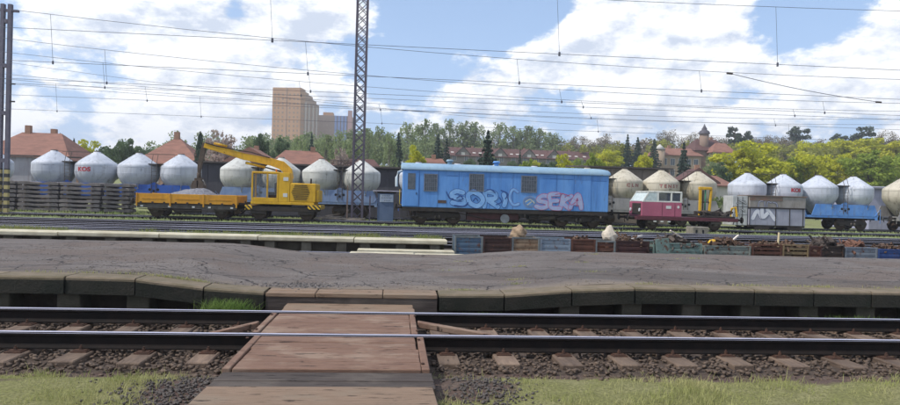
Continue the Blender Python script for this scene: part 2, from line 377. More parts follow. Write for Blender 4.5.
o = inst(mesh_np('weeds', V, F, m_grass2), 'weeds'); tag(o, 'green weeds sprouting under the mossy platform edge', 'weeds', kind='stuff')
# weeds along the platform edge top and cracks
PP = []
for i in range(46):
    x = random.choice([random.uniform(3.4, 11), random.uniform(-7, -3)]) if i < 30 else random.uniform(1, 11); y = 10.77 if i < 36 else random.uniform(11, 17)
    c = random.randint(14, 60); q = RNG.normal(size=(c, 2))*[.12, .025]; PP.append(np.stack([x+q[:, 0], y+q[:, 1], plat_h(x+q[:, 0])-.004], -1))
P = np.concatenate(PP); V, F = blades(P, np.full(len(P), .045), .004)
o = inst(mesh_np('weeds', V, F, m_grass), 'weeds'); tag(o, 'dry weeds in the joints of the asphalt platform top', 'weeds', kind='stuff')

# ------------------------------------------------------------------ asphalt platform between the tracks
def asphalt():
    m = bpy.data.materials.new('asphalt'); m.use_nodes = True; t = m.node_tree; n = t.nodes; p = n['Principled BSDF']
    def mk(ty, **k):
        q = n.new(ty)
        for a, b in k.items(): setattr(q, a, b)
        return q
    co = mk('ShaderNodeTexCoord').outputs['Object']
    def nz(s, d=8, r=.6, vec=None, dist=0.):
        q = mk('ShaderNodeTexNoise'); q.inputs['Scale'].default_value = s; q.inputs['Detail'].default_value = d; q.inputs['Roughness'].default_value = r; q.inputs['Distortion'].default_value = dist; t.links.new(vec or co, q.inputs['Vector']); return q
    def rp(f, a, b, c=0., d=1.):
        q = mk('ShaderNodeMapRange', interpolation_type='SMOOTHSTEP'); t.links.new(f, q.inputs[0]); q.inputs[1].default_value = a; q.inputs[2].default_value = b; q.inputs[3].default_value = c; q.inputs[4].default_value = d; return q.outputs[0]
    def mix(f, A, B, bt='MIX'):
        q = mk('ShaderNodeMix', data_type='RGBA', blend_type=bt)
        if isinstance(f, float): q.inputs['Factor'].default_value = f
        else: t.links.new(f, q.inputs['Factor'])
        for s_, v in (('A', A), ('B', B)):
            if isinstance(v, tuple): q.inputs[s_].default_value = v
            else: t.links.new(v, q.inputs[s_])
        return q.outputs['Result']
    st_ = mk('ShaderNodeVectorMath', operation='MULTIPLY'); t.links.new(co, st_.inputs[0]); st_.inputs[1].default_value = (.45, 1.2, 1)
    col = mix(rp(nz(.9, 6, .6, st_.outputs[0]).outputs['Fac'], .32, .68), S('#625a55'), S('#7b736d'))
    col = mix(rp(nz(.45, 5, .6).outputs['Fac'], .47, .6, 0, .75), col, S('#6b5c52'))
    col = mix(rp(nz(38, 5, .75).outputs['Fac'], .44, .6, 0, .75), col, S('#4f4948')); col = mix(rp(nz(12, 4, .7).outputs['Fac'], .55, .7, 0, .5), col, S('#827b77'))
    # tan dust gathered along the kerb, dark repair patches
    sx_ = mk('ShaderNodeSeparateXYZ'); t.links.new(co, sx_.inputs[0])
    ed = mk('ShaderNodeMath', operation='MULTIPLY_ADD'); t.links.new(nz(1.5, 5, .6).outputs['Fac'], ed.inputs[0]); ed.inputs[1].default_value = -1.6; t.links.new(sx_.outputs[1], ed.inputs[2])
    col = mix(rp(ed.outputs[0], 10.1, 10.6, .45, 0), col, S('#8a7b68'))
    pw = mk('ShaderNodeTexVoronoi', voronoi_dimensions='2D', distance='CHEBYCHEV'); pw.inputs['Scale'].default_value = .3; pw.inputs['Randomness'].default_value = .9; t.links.new(st_.outputs[0], pw.inputs['Vector'])
    spc = mk('ShaderNodeSeparateColor'); t.links.new(pw.outputs['Color'], spc.inputs[0])
    col = mix(rp(spc.outputs[0], .66, .67, 0, .5), col, S('#4d4845'))
    # repair seams and wandering cracks
    wv = nz(1.1, 5, .6); sub = mk('ShaderNodeVectorMath', operation='MULTIPLY_ADD'); t.links.new(wv.outputs['Color'], sub.inputs[0]); sub.inputs[1].default_value = (1.3, .9, 0); t.links.new(co, sub.inputs[2])
    def crack(scale, w, yq):
        sv = mk('ShaderNodeVectorMath', operation='MULTIPLY'); t.links.new(sub.outputs[0], sv.inputs[0]); sv.inputs[1].default_value = (1, yq, 0)
        v = mk('ShaderNodeTexVoronoi', feature='DISTANCE_TO_EDGE', voronoi_dimensions='2D'); v.inputs['Scale'].default_value = scale; t.links.new(sv.outputs[0], v.inputs['Vector']); return rp(v.outputs['Distance'], w*.3, w, 1, 0)
    c1 = crack(.34, .014, 1.7); c2 = crack(1.7, .032, 1.2); gate = rp(nz(.55, 2, .5).outputs['Fac'], .5, .58)
    mu = mk('ShaderNodeMath', operation='MULTIPLY'); t.links.new(c2, mu.inputs[0]); t.links.new(gate, mu.inputs[1])
    mx = mk('ShaderNodeMath', operation='MAXIMUM'); t.links.new(c1, mx.inputs[0]); t.links.new(mu.outputs[0], mx.inputs[1])
    g2 = rp(nz(.7, 3, .5).outputs['Fac'], .3, .42); m2 = mk('ShaderNodeMath', operation='MULTIPLY'); t.links.new(mx.outputs[0], m2.inputs[0]); t.links.new(g2, m2.inputs[1])
    col = mix(m2.outputs[0], col, S('#3a3433'))
    t.links.new(col, p.inputs['Base Color']); p.inputs['Roughness'].default_value = .86; p.inputs['Specular IOR Level'].default_value = .3
    h = mk('ShaderNodeMath', operation='MULTIPLY_ADD'); t.links.new(m2.outputs[0], h.inputs[0]); h.inputs[1].default_value = -1.5; t.links.new(nz(90, 3).outputs['Fac'], h.inputs[2])
    b = mk('ShaderNodeBump'); b.inputs['Strength'].default_value = .9; b.inputs['Distance'].default_value = .015; t.links.new(h.outputs[0], b.inputs['Height']); t.links.new(b.outputs[0], p.inputs['Normal'])
    return m
PLAT = thing('platform', 'low asphalt platform', 'platform'); del PLAT['label'], PLAT['category']; tag(PLAT, kind='structure')
PY0, PY1 = 10.76, 17.55
xs2 = np.concatenate([np.arange(-60, -8, 4), np.arange(-8, 13, .15), np.arange(13, 82, 4)]); ys2 = np.linspace(PY0, PY1, 40)
X2, Y2 = np.meshgrid(xs2, ys2)
broken = smooth(.95, .3, np.hypot((X2+1.55)/.85, (Y2-11.15)/.38))
Z2 = plat_h(X2) + (fbm(X2, Y2, .5, 8)-.5)*.02*smooth(10.8, 11.5, Y2) - .03*broken*vnoise(X2, Y2, 6, 3) - .02*smooth(16.9, 17.55, Y2)
X2 = X2; Y2b = Y2 + (Y2 > 17.5)*(fbm(X2, Y2, 1.3, 5)-.5)*.35
I = np.arange(X2.size).reshape(X2.shape); F = np.stack([I[:-1, :-1], I[:-1, 1:], I[1:, 1:], I[1:, :-1]], -1).reshape(-1, 4)
o = inst(mesh_np('asphalt_surface', np.stack([X2, Y2b, Z2], -1).reshape(-1, 3), F, asphalt()), 'asphalt_surface', parent=PLAT)
for p_ in o.data.polygons: p_.use_smooth = True
fl = MB(); 
for a, b in zip(xs2[:-1:2], xs2[2::2]):
    za, zb = float(plat_h(a))-.06, float(plat_h(b))-.06
    fl.add([(a, PY0+.05, -.4), (b, PY0+.05, -.4), (b, PY0+.05, zb), (a, PY0+.05, za), (a, PY1-.1, -.4), (b, PY1-.1, -.4), (b, PY1-.1, zb), (a, PY1-.1, za)], [(0,1,2,3), (4,5,6,7)])
fl.build('platform_fill', M('fill', '#3a332d', '#4a4138', 5, .95, bump=.8, bscale=12), PLAT)
n = 5200; px = RNG.uniform(-8, 13, n); py = 10.8+RNG.uniform(0, 1, n)**1.5*6.5; kp = RNG.uniform(size=n) < smooth(.35, .7, fbm(px, py, 1.2, 21)); px, py = px[kp], py[kp]
o = inst(stones('grit', np.stack([px, py, plat_h(px)+(fbm(px, py, .5, 8)-.5)*.02+.003], -1), .009, M('grit', '#5d544d', '#857a6e', 12, .9)), 'grit', parent=PLAT); tag(o, kind='stuff')
# broken rubble where the asphalt has crumbled
n = 1300; q = RNG.normal(size=(n, 2)); px = -1.5+q[:, 0]*.45; py = 11.12+q[:, 1]*.15
o = inst(stones('rubble', np.stack([px, py, plat_h(px)-.018+RNG.uniform(-.006, .012, n)], -1), .024, M('rubble', '#4f4a48', '#77706c', 12, .9)), 'rubble', parent=PLAT); tag(o, kind='stuff')
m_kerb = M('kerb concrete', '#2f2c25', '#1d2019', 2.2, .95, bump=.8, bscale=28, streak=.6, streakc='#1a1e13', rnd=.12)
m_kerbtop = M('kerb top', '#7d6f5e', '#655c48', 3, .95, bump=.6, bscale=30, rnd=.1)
m_supp = M('support', '#5c564b', '#454236', 3, .95, bump=.6, rnd=.1)
def kerb_block(x0, x1):
    z0, z1 = float(plat_h(x0+.02)), float(plat_h(x1-.02)); g = .012
    h = .26
    mb = MB(); a, b = x0+g, x1-g; j = random.uniform(-.02, .02)
    mb.add([(a, 10.3+j, z0-h), (b, 10.3+j, z1-h), (b, 10.78, z1-h), (a, 10.78, z0-h), (a, 10.3+j, z0-.05), (b, 10.3+j, z1-.05), (b, 10.78, z1-.05), (a, 10.78, z0-.05)], [(0,1,5,4), (1,2,6,5), (3,0,4,7), (0,3,2,1), (2,3,7,6)])
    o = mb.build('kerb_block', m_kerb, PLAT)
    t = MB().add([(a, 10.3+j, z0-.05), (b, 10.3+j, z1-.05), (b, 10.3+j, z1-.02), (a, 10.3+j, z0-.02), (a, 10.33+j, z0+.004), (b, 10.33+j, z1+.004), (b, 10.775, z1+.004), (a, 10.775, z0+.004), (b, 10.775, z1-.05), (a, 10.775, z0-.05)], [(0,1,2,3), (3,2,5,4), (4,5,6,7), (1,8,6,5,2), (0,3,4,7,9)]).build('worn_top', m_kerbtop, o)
def support(x): B(x-.17, x+.17, 10.42, 10.85, -.42, float(plat_h(x))-.261).build('support_block', m_supp, PLAT, .015)
for x in [-8.1,-7.03,-5.98,-4.95,-3.92,-2.9]: support(x)
for x in [2.9,3.95,4.98,6.0,7.03,8.06,9.1,10.1,11.1,12.1,13.1]: support(x)
xl = [-9.15,-8.1,-7.03,-5.98,-4.95,-3.92,-2.9,-1.98]
for a, b in zip(xl[:-1], xl[1:]): kerb_block(a, b)
xr = [.74,1.8,2.9,3.95,4.98,6.0,7.03,8.06,9.1,10.1,11.1,12.1,13.1,14.1]
for a, b in zip(xr[:-1], xr[1:]): kerb_block(a, b)
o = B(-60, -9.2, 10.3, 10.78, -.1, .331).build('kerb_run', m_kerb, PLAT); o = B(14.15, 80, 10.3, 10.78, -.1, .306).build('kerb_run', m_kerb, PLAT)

# ------------------------------------------------------------------ timber crossing
def wood(name, c1, c2, c3, xs_=.5):
    m = bpy.data.materials.new(name); m.use_nodes = True; t = m.node_tree; n = t.nodes; p = n['Principled BSDF']
    def mk(ty, **k):
        q = n.new(ty)
        for a, b in k.items(): setattr(q, a, b)
        return q
    co = mk('ShaderNodeTexCoord').outputs['Object']
    def sv(v):
        q = mk('ShaderNodeVectorMath', operation='MULTIPLY'); t.links.new(co, q.inputs[0]); q.inputs[1].default_value = v; return q.outputs[0]
    def nz(vec, s, d=8, r=.6, ds=0.):
        q = mk('ShaderNodeTexNoise'); q.inputs['Scale'].default_value = s; q.inputs['Detail'].default_value = d; q.inputs['Roughness'].default_value = r; q.inputs['Distortion'].default_value = ds; t.links.new(vec, q.inputs['Vector']); return q.outputs['Fac']
    def rp(f, a, b, c=0., d=1.):
        q = mk('ShaderNodeMapRange', interpolation_type='SMOOTHSTEP'); t.links.new(f, q.inputs[0]); q.inputs[1].default_value = a; q.inputs[2].default_value = b; q.inputs[3].default_value = c; q.inputs[4].default_value = d; return q.outputs[0]
    def mix(f, A, B):
        q = mk('ShaderNodeMix', data_type='RGBA'); t.links.new(f, q.inputs['Factor'])
        for s_, v in (('A', A), ('B', B)):
            if isinstance(v, tuple): q.inputs[s_].default_value = v
            else: t.links.new(v, q.inputs[s_])
        return q.outputs['Result']
    fib = nz(sv((xs_*5, 34, 18)), 1.6, 9, .72, .2)
    col = mix(rp(fib, .3, .7), S(c1), S(c2))
    col = mix(rp(nz(sv((1, 1.6, 1)), 1.4, 5), .48, .66, 0, .8), col, S(c3))
    ck = rp(nz(sv((2.4, 21, 3)), 1.0, 7, .72, .35), .365, .41, 1, 0)
    col = mix(ck, col, S('#2c221d'))
    t.links.new(col, p.inputs['Base Color']); p.inputs['Roughness'].default_value = .8; p.inputs['Specular IOR Level'].default_value = .3
    h = mk('ShaderNodeMath', operation='MULTIPLY_ADD'); t.links.new(ck, h.inputs[0]); h.inputs[1].default_value = -1.6; t.links.new(fib, h.inputs[2])
    b = mk('ShaderNodeBump'); b.inputs['Strength'].default_value = .7; b.inputs['Distance'].default_value = .015; t.links.new(h.outputs[0], b.inputs['Height']); t.links.new(b.outputs[0], p.inputs['Normal'])
    return m
w_red = wood('board wood', '#806453', '#694f42', '#8e7968')
w_pale = wood('pale board wood', '#8a7461', '#74604f', '#80705f')
w_grey = wood('beam wood', '#4f4641', '#3a332f', '#5c534c', .3)
CR = thing('timber_crossing', 'brown weathered timber board crossing laid over the main track', 'crossing', (-.62, 0, 0))
def panel(name, poly, z0, z1, mat, thick_edge=True, nsub=1, jit=.006):
    """poly: list of (x, y) footprint corners going round, local to the crossing"""
    mb = MB().prism([(x+.62, y) for x, y in poly], z0, z1, 'z'); return mb.build(name, mat, CR, .008)
panel('front_board', [(-1.66, 3.4), (.47, 3.4), (.39, 5.84), (-1.6, 5.84)], -.06, -.008, w_pale)
panel('beam', [(-1.62, 5.87), (.42, 5.87), (.41, 6.38), (-1.6, 6.38)], -.2, -.03, w_grey)
o = panel('beam_ridge', [(-1.62, 6.07), (.42, 6.07), (.41, 6.12), (-1.6, 6.12)], -.035, -.022, w_grey)
def boards(y0, y1, cnt, mat, x0, x1, z):
    st_ = (y1-y0)/cnt
    for i in range(cnt):
        a = y0+i*st_; d = random.uniform(-.012, .012)
        panel('board', [(x0+d, a+.006), (x1+d, a+.006), (x1+d+random.uniform(-.01, .01), a+st_-.006), (x0+d, a+st_-.006)], z-.06, z+random.uniform(-.01, .001), mat)
boards(6.41, 7.88, 5, w_red, -1.53, .3, -.006)
boards(8.07, 9.37, 4, w_red, -1.60, .24, -.006)
for xa, ya, xb, yb in ((-1.62, 6.42, -1.62, 7.88), (.315, 6.42, .315, 7.88), (-1.69, 8.07, -1.69, 9.37), (.255, 8.07, .255, 9.37)):
    panel('edge_strip', [(xa, ya), (xa+.08, ya), (xb+.08, yb), (xb, yb)], -.07, -.004, w_red)
boards(9.58, 10.28, 2, w_pale, -1.62, .33, -.012)
for xa in (-1.66, .33):
    for y in (6.6, 7.7, 8.2, 9.2): MB().cyl((xa+.62, y, .0), (xa+.62, y, .014), .018, n=8).build('bolt', m_clip, CR)
# sloping deflector bars beside the boards
for s, xa, xb, y in ((-1, -1.75, -2.35, 8.75), (1, .36, 1.35, 8.9)):
    mb = MB(); mb.add([(xa+.62, y-.07, -.01), (xa+.62, y+.07, -.01), (xa+.62, y+.07, -.09), (xa+.62, y-.07, -.09), (xb+.62, y-.32, -.12), (xb+.62, y-.2, -.12), (xb+.62, y-.2, -.2), (xb+.62, y-.32, -.2)], [(0,1,2,3), (4,7,6,5), (0,4,5,1), (1,5,6,2), (2,6,7,3), (3,7,4,0)])
    mb.build('deflector_bar', w_red, CR, .01)
# timber step up to the platform
STEP = thing('timber_step', 'flat brown timber step between the crossing boards and the asphalt platform', 'step', (-.62, 10.5, 0))
for i, (a, b) in enumerate(((-1.96, -1.2), (-1.19, -.15), (-.14, .72))):
    B(a+.62, b+.62, -.2, .0, .07, .138+random.uniform(-.003, .003)).build('plank', w_pale, STEP, .01)
    B(a+.62, b+.62, .006, .255, .075, .146+random.uniform(-.003, .003)).build('plank', w_pale, STEP, .01)
B(-1.34, 1.34, -.19, .25, -.25, .0695).build('riser', w_grey, STEP, .005)

# ------------------------------------------------------------------ second track, its slab crossing and the old platform behind
m_conc = M('old concrete', '#c4bda6', '#aaa189', 2, .9, bump=.5, bscale=25, streak=.25, streakc='#6a6250', rnd=.06)
m_concd = M('dirty concrete', '#6f6a5e', '#565146', 2.5, .95, bump=.6, bscale=20, rnd=.12)
T2 = thing('railway_track', 'disused track sunk between the asphalt platform and the old concrete platform edge', 'railway track', (0, 0, 0))
for y in (18.45, 19.955): rail([(-60, y), (80, y)], -.08, T2)
def sleepers_joined(T, path, z, sp=.72):
    mb = MB()
    for x, y in path: mb.box(x-.13, x+.13, y-1.25, y+1.25, z-.12, z)
    o = mb.build('sleepers', m_sleepdark, T); tag(o, kind='stuff')
sleepers_joined(T2, [(x, 19.2) for x in np.arange(-16, 24, .72)], -.24)
bed('ballast_bed', [(-60, 19.2), (80, 19.2)], -.29, 1.3, T2, m_ballast2)
def slab(x0, x1, y0, y1, z, label, th=.14, rz=0):
    o = B(-(x1-x0)/2, (x1-x0)/2, -(y1-y0)/2, (y1-y0)/2, -th, 0).build('concrete_slab', m_conc, None, .015); o.location = ((x0+x1)/2, (y0+y1)/2, z); o.rotation_euler = (0, 0, rz)
    return tag(o, label, 'slab')
slab(-1.15, 1.0, 17.75, 18.3, .06, 'pale concrete slab beside the edge of the asphalt platform', .3)
slab(-1.25, .6, 18.62, 19.2, .02, 'left pale concrete slab between the rails of the sunken track', .24)
slab(.64, 2.1, 18.66, 19.25, .0, 'right pale concrete slab between the rails of the sunken track, nearer the crates', .24)
slab(-1.1, 1.9, 20.05, 20.6, .0, 'long concrete slab lying against the old platform edge', .24)
P2 = thing('old_platform', 'x', 'x'); del P2['label'], P2['category']; tag(P2, kind='structure')
xe = [1.75]; 
while xe[-1] > -26: xe.append(xe[-1]-3.02)
for a, b in zip(xe[1:], xe[:-1]):
    dz = random.uniform(-.012, .012)
    e = MB().prism([(21.02, .14), (21.0, .17), (21.0, .255), (21.03, .28), (21.75, .285), (21.75, .14)], a+.015, b-.015, 'x').build('edge_slab', m_conc, P2, .004); e.location.z = dz
    for c in (a+.35, (a+b)/2, b-.4): B(c-.16, c+.16, 21.12, 21.6, -.4, .139).build('support_block', m_concd, P2, .01)
B(-60, 1.6, 21.62, 21.72, -.45, .13).build('back_wall', m_concd, P2)
B(-60, xe[-1]-.02, 21.0, 21.75, -.05, .28).build('edge_run', m_conc, P2)
B(-60, 1.7, 21.76, 23.2, -.42, .2).build('platform_soil', M('soil', '#6d684c', '#86805c', 2, .95, bump=.6), P2)
slab(-.55, 1.2, 25.0, 26.0, -.13, 'pale concrete slab lying flat among the yard tracks beyond the old platform', .25)
# tufts on the old platform
n = 9000; px = RNG.uniform(-24, 1.7, n); py = 21.8+RNG.uniform(0, 1.3, n); kp = RNG.uniform(size=n) < smooth(.3, .65, fbm(px, py, .8, 6)); px, py = px[kp], py[kp]
V, F = blades(np.stack([px, py, np.full(len(px), .19)], -1), .09+.12*fbm(px, py, 1.2, 7), .008)
o = inst(mesh_np('dry_grass', V, F, M('dry grass', '#8f8f58', '#6f7f42', 1.2, .85, transl=.3, spec=.2)), 'dry_grass'); tag(o, 'dry grass growing on top of the old concrete platform', 'grass', kind='stuff')

# ------------------------------------------------------------------ yard tracks
m_headd = None
def yard_track(path_fn, z, label, x0=-70, x1=90, step=4, half=1.3, grp=None, grassy=False):
    T = thing('railway_track', label, 'railway track', (0, 0, 0))
    pc = [(x, path_fn(x)) for x in np.arange(x0, x1+.1, step)]
    for s in (-.755, .755): rail([(x, y+s) for x, y in pc], z, T)
    if not grassy: bed('ballast_bed', pc, z-.19, half, T, m_ballast2)
    sleepers_joined(T, [(x, path_fn(x)) for x in np.arange(-34 if x0 < -34 else x0, 52 if x1 > 52 else x1, .7)], z-.15)
    return T
yard_track(lambda x: 25.2, -.12, 'first dark yard track beyond the old platform and the scrap crates')
yard_track(lambda x: 29.7, -.13, 'second yard track beyond the scrap crates')
yard_track(lambda x: 33.8+0*x, -.14, 'third yard track beyond the scrap crates, joined by a turnout')
yard_track(lambda x: 37.6+.0*x, -.15, 'bare yard track just in front of the grass strip with the works vehicles')
yard_track(lambda x: 29.7+4.1*float(smooth(-34, 24, x)), -.128, 'curved turnout track linking two of the yard tracks', -34, 24, 2, .9)
yard_track(lambda x: 33.8+3.8*float(smooth(-12, 40, x)), -.137, 'second curved turnout track in front of the grass strip', -12, 40, 2, .9)
TC = yard_track(lambda x: 44.3, -.15, 'grassy track carrying the blue van wagon and the works vehicles', grassy=True)
TE = yard_track(lambda x: 51.5, -.15, 'grassy track carrying the train of silo wagons', grassy=True)
# yard grass (verge in front of the wagons)
n = 60000; px = RNG.uniform(-32, 54, n); py = 38.9+RNG.uniform(0, 1, n)**1.1*14; g = grassiness(px, py)*np.where(np.abs(py-44.3) < 1.2, .35, 1.); kp = RNG.uniform(size=n) < g; px, py = px[kp], py[kp]
V, F = blades(np.stack([px, py, gz(px, py)], -1), .10+.16*fbm(px, py, .5, 3), .03)
o = inst(mesh_np('verge_grass', V, F, M('verge grass', '#93a565', '#aeb284', .4, .85, transl=.35, spec=.2)), 'verge_grass'); tag(o, 'strip of fresh green grass in front of the wagons', 'grass', kind='stuff')
n = 26000; px = RNG.uniform(-30, 46, n); py = 23.2+RNG.uniform(0, 1, n)*16; kp = RNG.uniform(size=n) < smooth(.42, .7, fbm(px, py, .5, 12)); px, py = px[kp], py[kp]
V, F = blades(np.stack([px, py, gz(px, py)], -1), np.full(len(px), .12), .014)
o = inst(mesh_np('dry_grass', V, F, MATS['dry grass']), 'dry_grass'); tag(o, 'sparse dry grass between the dark yard tracks', 'grass', kind='stuff')

# ------------------------------------------------------------------ steel scrap crates along the second track
def cm(hexc, hex2, rust=.6):
    dk = lambda h: '#'+''.join('%02x' % int(int(h[i:i+2], 16)*.84) for i in (1, 3, 5))
    return M('crate '+hexc, dk(hexc), dk(hex2), 4, .7, .0, .25, 40, rust=rust, rustc='#5b3622', streak=.35, streakc='#4a3527')
GZ = -.33
def crate(x0, x1, top, mat, frame, label, y=20.75, d=.85, style='panel', inner=None, rz=0., leftlow=False):
    w = x1-x0; h = top-GZ; T = thing('scrap_crate', label, 'crate', ((x0+x1)/2, y+d/2, GZ), rz)
    hw, hd = w/2, d/2; ft = .1
    for sx in (-1, 1):
        for sy in (-1, 1):
            B(sx*hw-.03, sx*hw+.03, sy*hd-.03, sy*hd+.03, 0, h).build('corner_post', frame, T, .004)
    B(-hw+.03, hw-.03, -hd+.03, hd-.03, ft, ft+.03).build('floor_plate', mat, T)
    for sy in (-1, 1):
        yy = sy*(hd-.012)
        if style == 'slat':
            nb = 4; sp = (h-ft-.06)/nb
            for i in range(nb): B(-hw+.03, hw-.03, yy-.012, yy+.012, ft+.02+i*sp, ft+.02+i*sp+sp*.62).build('slat', mat, T)
        else:
            mb = MB(); nb = 4; z0, z1 = ft, h-.03; st_ = (z1-z0)/nb
            for i in range(nb):   # pressed horizontal ribs
                a = z0+i*st_; mb.prism([(yy-.008*sy, a), (yy-.008*sy, a+st_*.99), (yy+.012*sy, a+st_*.93), (yy+.018*sy, a+st_*.5), (yy+.012*sy, a+st_*.07)], -hw+.03, hw-.03, 'x')
            mb.build('side_panel', mat, T)
        B(-hw+.03, hw-.03, sy*hd-.02, sy*hd+.02, h-.05, h).build('top_rail', frame, T, .004)
    for sx in (-1, 1):
        xx = sx*(hw-.01)
        if style == 'slat' or style == 'open_end':
            for i in range(4):
                zz = ft+.04+i*(h-ft-.06)/4; B(xx-.012, xx+.012, -hd+.03, hd-.03, zz, zz+.08).build('end_slat', mat, T)
        else: B(xx-.01, xx+.01, -hd+.03, hd-.03, ft, h-.02).build('end_panel', mat, T)
    B(-hw+.05, -.05, -hd+.1, hd-.1, h*.45, h*.5).build('load', M('scrap fill', '#3a2a23', '#553a2c', 8, .9, bump=.8), T)
    B(.0, hw-.05, -hd+.1, hd-.1, h*.45, h*.52).build('load', MATS['scrap fill'], T)
    return T
def scrap(x0, x1, z, mats, label, n=40, y=20.8, d=.75, hi=.28):
    T = []
    mb = MB()
    for i in range(n):
        cx, cy = random.uniform(x0+.1, x1-.1), random.uniform(y, y+d); u = (cx-(x0+x1)/2)/((x1-x0)/2); zz = z+hi*(1-u*u)*random.uniform(.0, 1)-.1
        rt = Matrix.Rotation(random.uniform(0, 3), 3, 'Z') @ Matrix.Rotation(random.uniform(-.9, .9), 3, 'Y') @ Matrix.Rotation(random.uniform(-.6, .6), 3, 'X')
        if random.random() < .6: l, b, h = random.uniform(.08, .32), random.uniform(.012, .04), random.uniform(.01, .035)
        else: l, b, h = random.uniform(.05, .13), random.uniform(.04, .11), random.uniform(.015, .06)
        mb.box(cx-l, cx+l, cy-b, cy+b, zz-h, zz+h, rot=rt)
    o = mb.build('scrap_metal', mats, None); return tag(o, label, 'scrap', kind='stuff')
c_blue = cm('#4f6a86', '#5f788c', .8); c_greyfr = cm('#8a8f90', '#6f7678', .3); c_brown = cm('#4a2f2a', '#36251f'); c_cream = cm('#a28b70', '#8a7058', 1.)
c_lblue = cm('#8497aa', '#96a5b2', .6); c_rust = cm('#6d4434', '#57362a'); c_maroon = cm('#55322f', '#452a28'); c_mint = cm('#86a098', '#748d84', .8); c_pale = cm('#96a096', '#828c83', .9)
c_och = cm('#9a8460', '#84704f', .6); c_dark = cm('#40332a', '#2f261f'); c_lgrey = cm('#8c959e', '#7b858f', .7); c_royal = cm('#33528f', '#3f5f9a', .5)
m_scrap = M('scrap rust', '#43332b', '#66503f', 5, .85, .2, .3); m_scrap2 = M('scrap dark', '#35302e', '#665a52', 4, .7, .4)
crate(1.98, 2.84, .44, c_blue, c_greyfr, 'blue panelled steel crate in a pale grey frame beside the old platform end')
crate(2.9, 3.78, .42, c_brown, c_brown, 'very dark brown rusty crate beside the blue panelled crate')
crate(3.84, 4.7, .45, c_cream, c_greyfr, 'cream and rust stained crate with a beige boulder on top')
crate(4.77, 5.72, .43, c_lblue, c_lblue, 'plain light blue steel crate', style='open_end')
crate(5.8, 6.55, .43, c_rust, c_rust, 'small rust brown crate beside the light blue crate')
crate(6.6, 7.22, .4, c_rust, c_greyfr, 'narrow rust brown crate under the pale cone shaped stone', style='slat')
crate(7.28, 8.36, .42, c_maroon, c_brown, 'dark maroon crate beside the pale cone shaped stone')
crate(8.55, 10.16, .38, c_mint, c_mint, 'long mint green crate heaped with dark scrap', style='open_end')
B(8.56, 9.0, 20.55, 20.6, -.2, .52, rot=Matrix.Rotation(-.12, 3, 'Y')).build('loose_panel', c_mint, None); tag(bpy.data.objects['loose_panel'], 'mint green steel panel leaning on the long mint crate', 'panel')
crate(10.3, 11.85, .33, c_pale, c_pale, 'long pale grey green crate heaped with brown scrap and something yellow')
crate(11.95, 12.95, .4, c_rust, c_rust, 'rust brown slatted crate between the pale green and the ochre crates', style='slat')
crate(13.02, 13.9, .42, c_och, c_och, 'ochre yellow slatted crate between two rusty crates', style='slat')
crate(13.94, 14.36, .38, c_rust, c_maroon, 'narrow reddish rusty crate beside the ochre slatted crate')
crate(14.4, 15.14, .4, c_dark, c_dark, 'dark brown crate with tangled scrap on top')
crate(15.24, 16.34, .38, c_lgrey, c_lgrey, 'light grey crate with reddish scrap on top')
crate(16.42, 17.6, .34, c_royal, c_royal, 'royal blue steel crate at the end of the crate row')
scrap(8.7, 10.1, .36, m_scrap2, 'dark tangled scrap heaped in the long mint crate', 130)
scrap(10.35, 11.8, .32, m_scrap, 'brown scrap heaped in the pale grey green crate', 130)
scrap(7.3, 8.3, .38, m_scrap, 'brown scrap pieces in the dark maroon crate', 70, hi=.2)
scrap(14.4, 15.1, .42, m_scrap2, 'tangled scrap bars on the dark brown crate', 80, hi=.3)
scrap(15.4, 16.2, .38, M('red scrap', '#614236', '#765544', 5, .85), 'reddish scrap pieces on the light grey crate', 60, hi=.25)
scrap(16.5, 17.5, .33, m_scrap, 'reddish brown scrap on the royal blue crate', 60, hi=.2)
scrap(5.8, 6.5, .4, m_scrap, 'low rusty scrap in the small rust brown crate', 20, hi=.12)
scrap(12.0, 14.2, .36, m_scrap, 'rusty scrap lying in the slatted crates', 90, hi=.15)
def boulder(name, loc, sx, sy, sz, mat, label, cat, cone=.0, seed=1):
    bm = bmesh.new(); bmesh.ops.create_icosphere(bm, subdivisions=3, radius=1); rr = random.Random(seed)
    ph = [rr.uniform(0, 6) for _ in range(6)]
    for v in bm.verts:
        p = v.co; k_ = 1+.16*math.sin(3.1*p.x+ph[0])*math.sin(2.7*p.y+ph[1])+.1*math.sin(6*p.z+5*p.x+ph[2])+rr.uniform(-.03, .03)
        t = (p.z+1)/2; c = 1-cone*t
        v.co = Vector((p.x*k_*sx*c, p.y*k_*sy*c, max(p.z, -.75)*k_*sz))
    me = bpy.data.meshes.new(name); bm.to_mesh(me); bm.free(); me.materials.append(mat); o = inst(me, name, loc); return tag(o, label, cat)
boulder('boulder', (4.1, 21.1, .58), .3, .32, .24, M('boulder', '#a08a70', '#83705a', 5, .9, bump=.6), 'beige boulder lying on the cream stained crate', 'stone', .35, 3)
boulder('stone_block', (7.12, 21.05, .6), .36, .36, .3, M('pale stone', '#cfc4b2', '#b8ab98', 6, .9, bump=.5), 'pale cone shaped stone standing on the narrow rusty crate', 'stone', .62, 5)
boulder('yellow_sack', (10.65, 20.95, .42), .16, .12, .1, M('yellow sack', '#d8b02a', '#b8902a', 5, .7), 'small bright yellow lump on the brown scrap heap', 'sack', .2, 8)
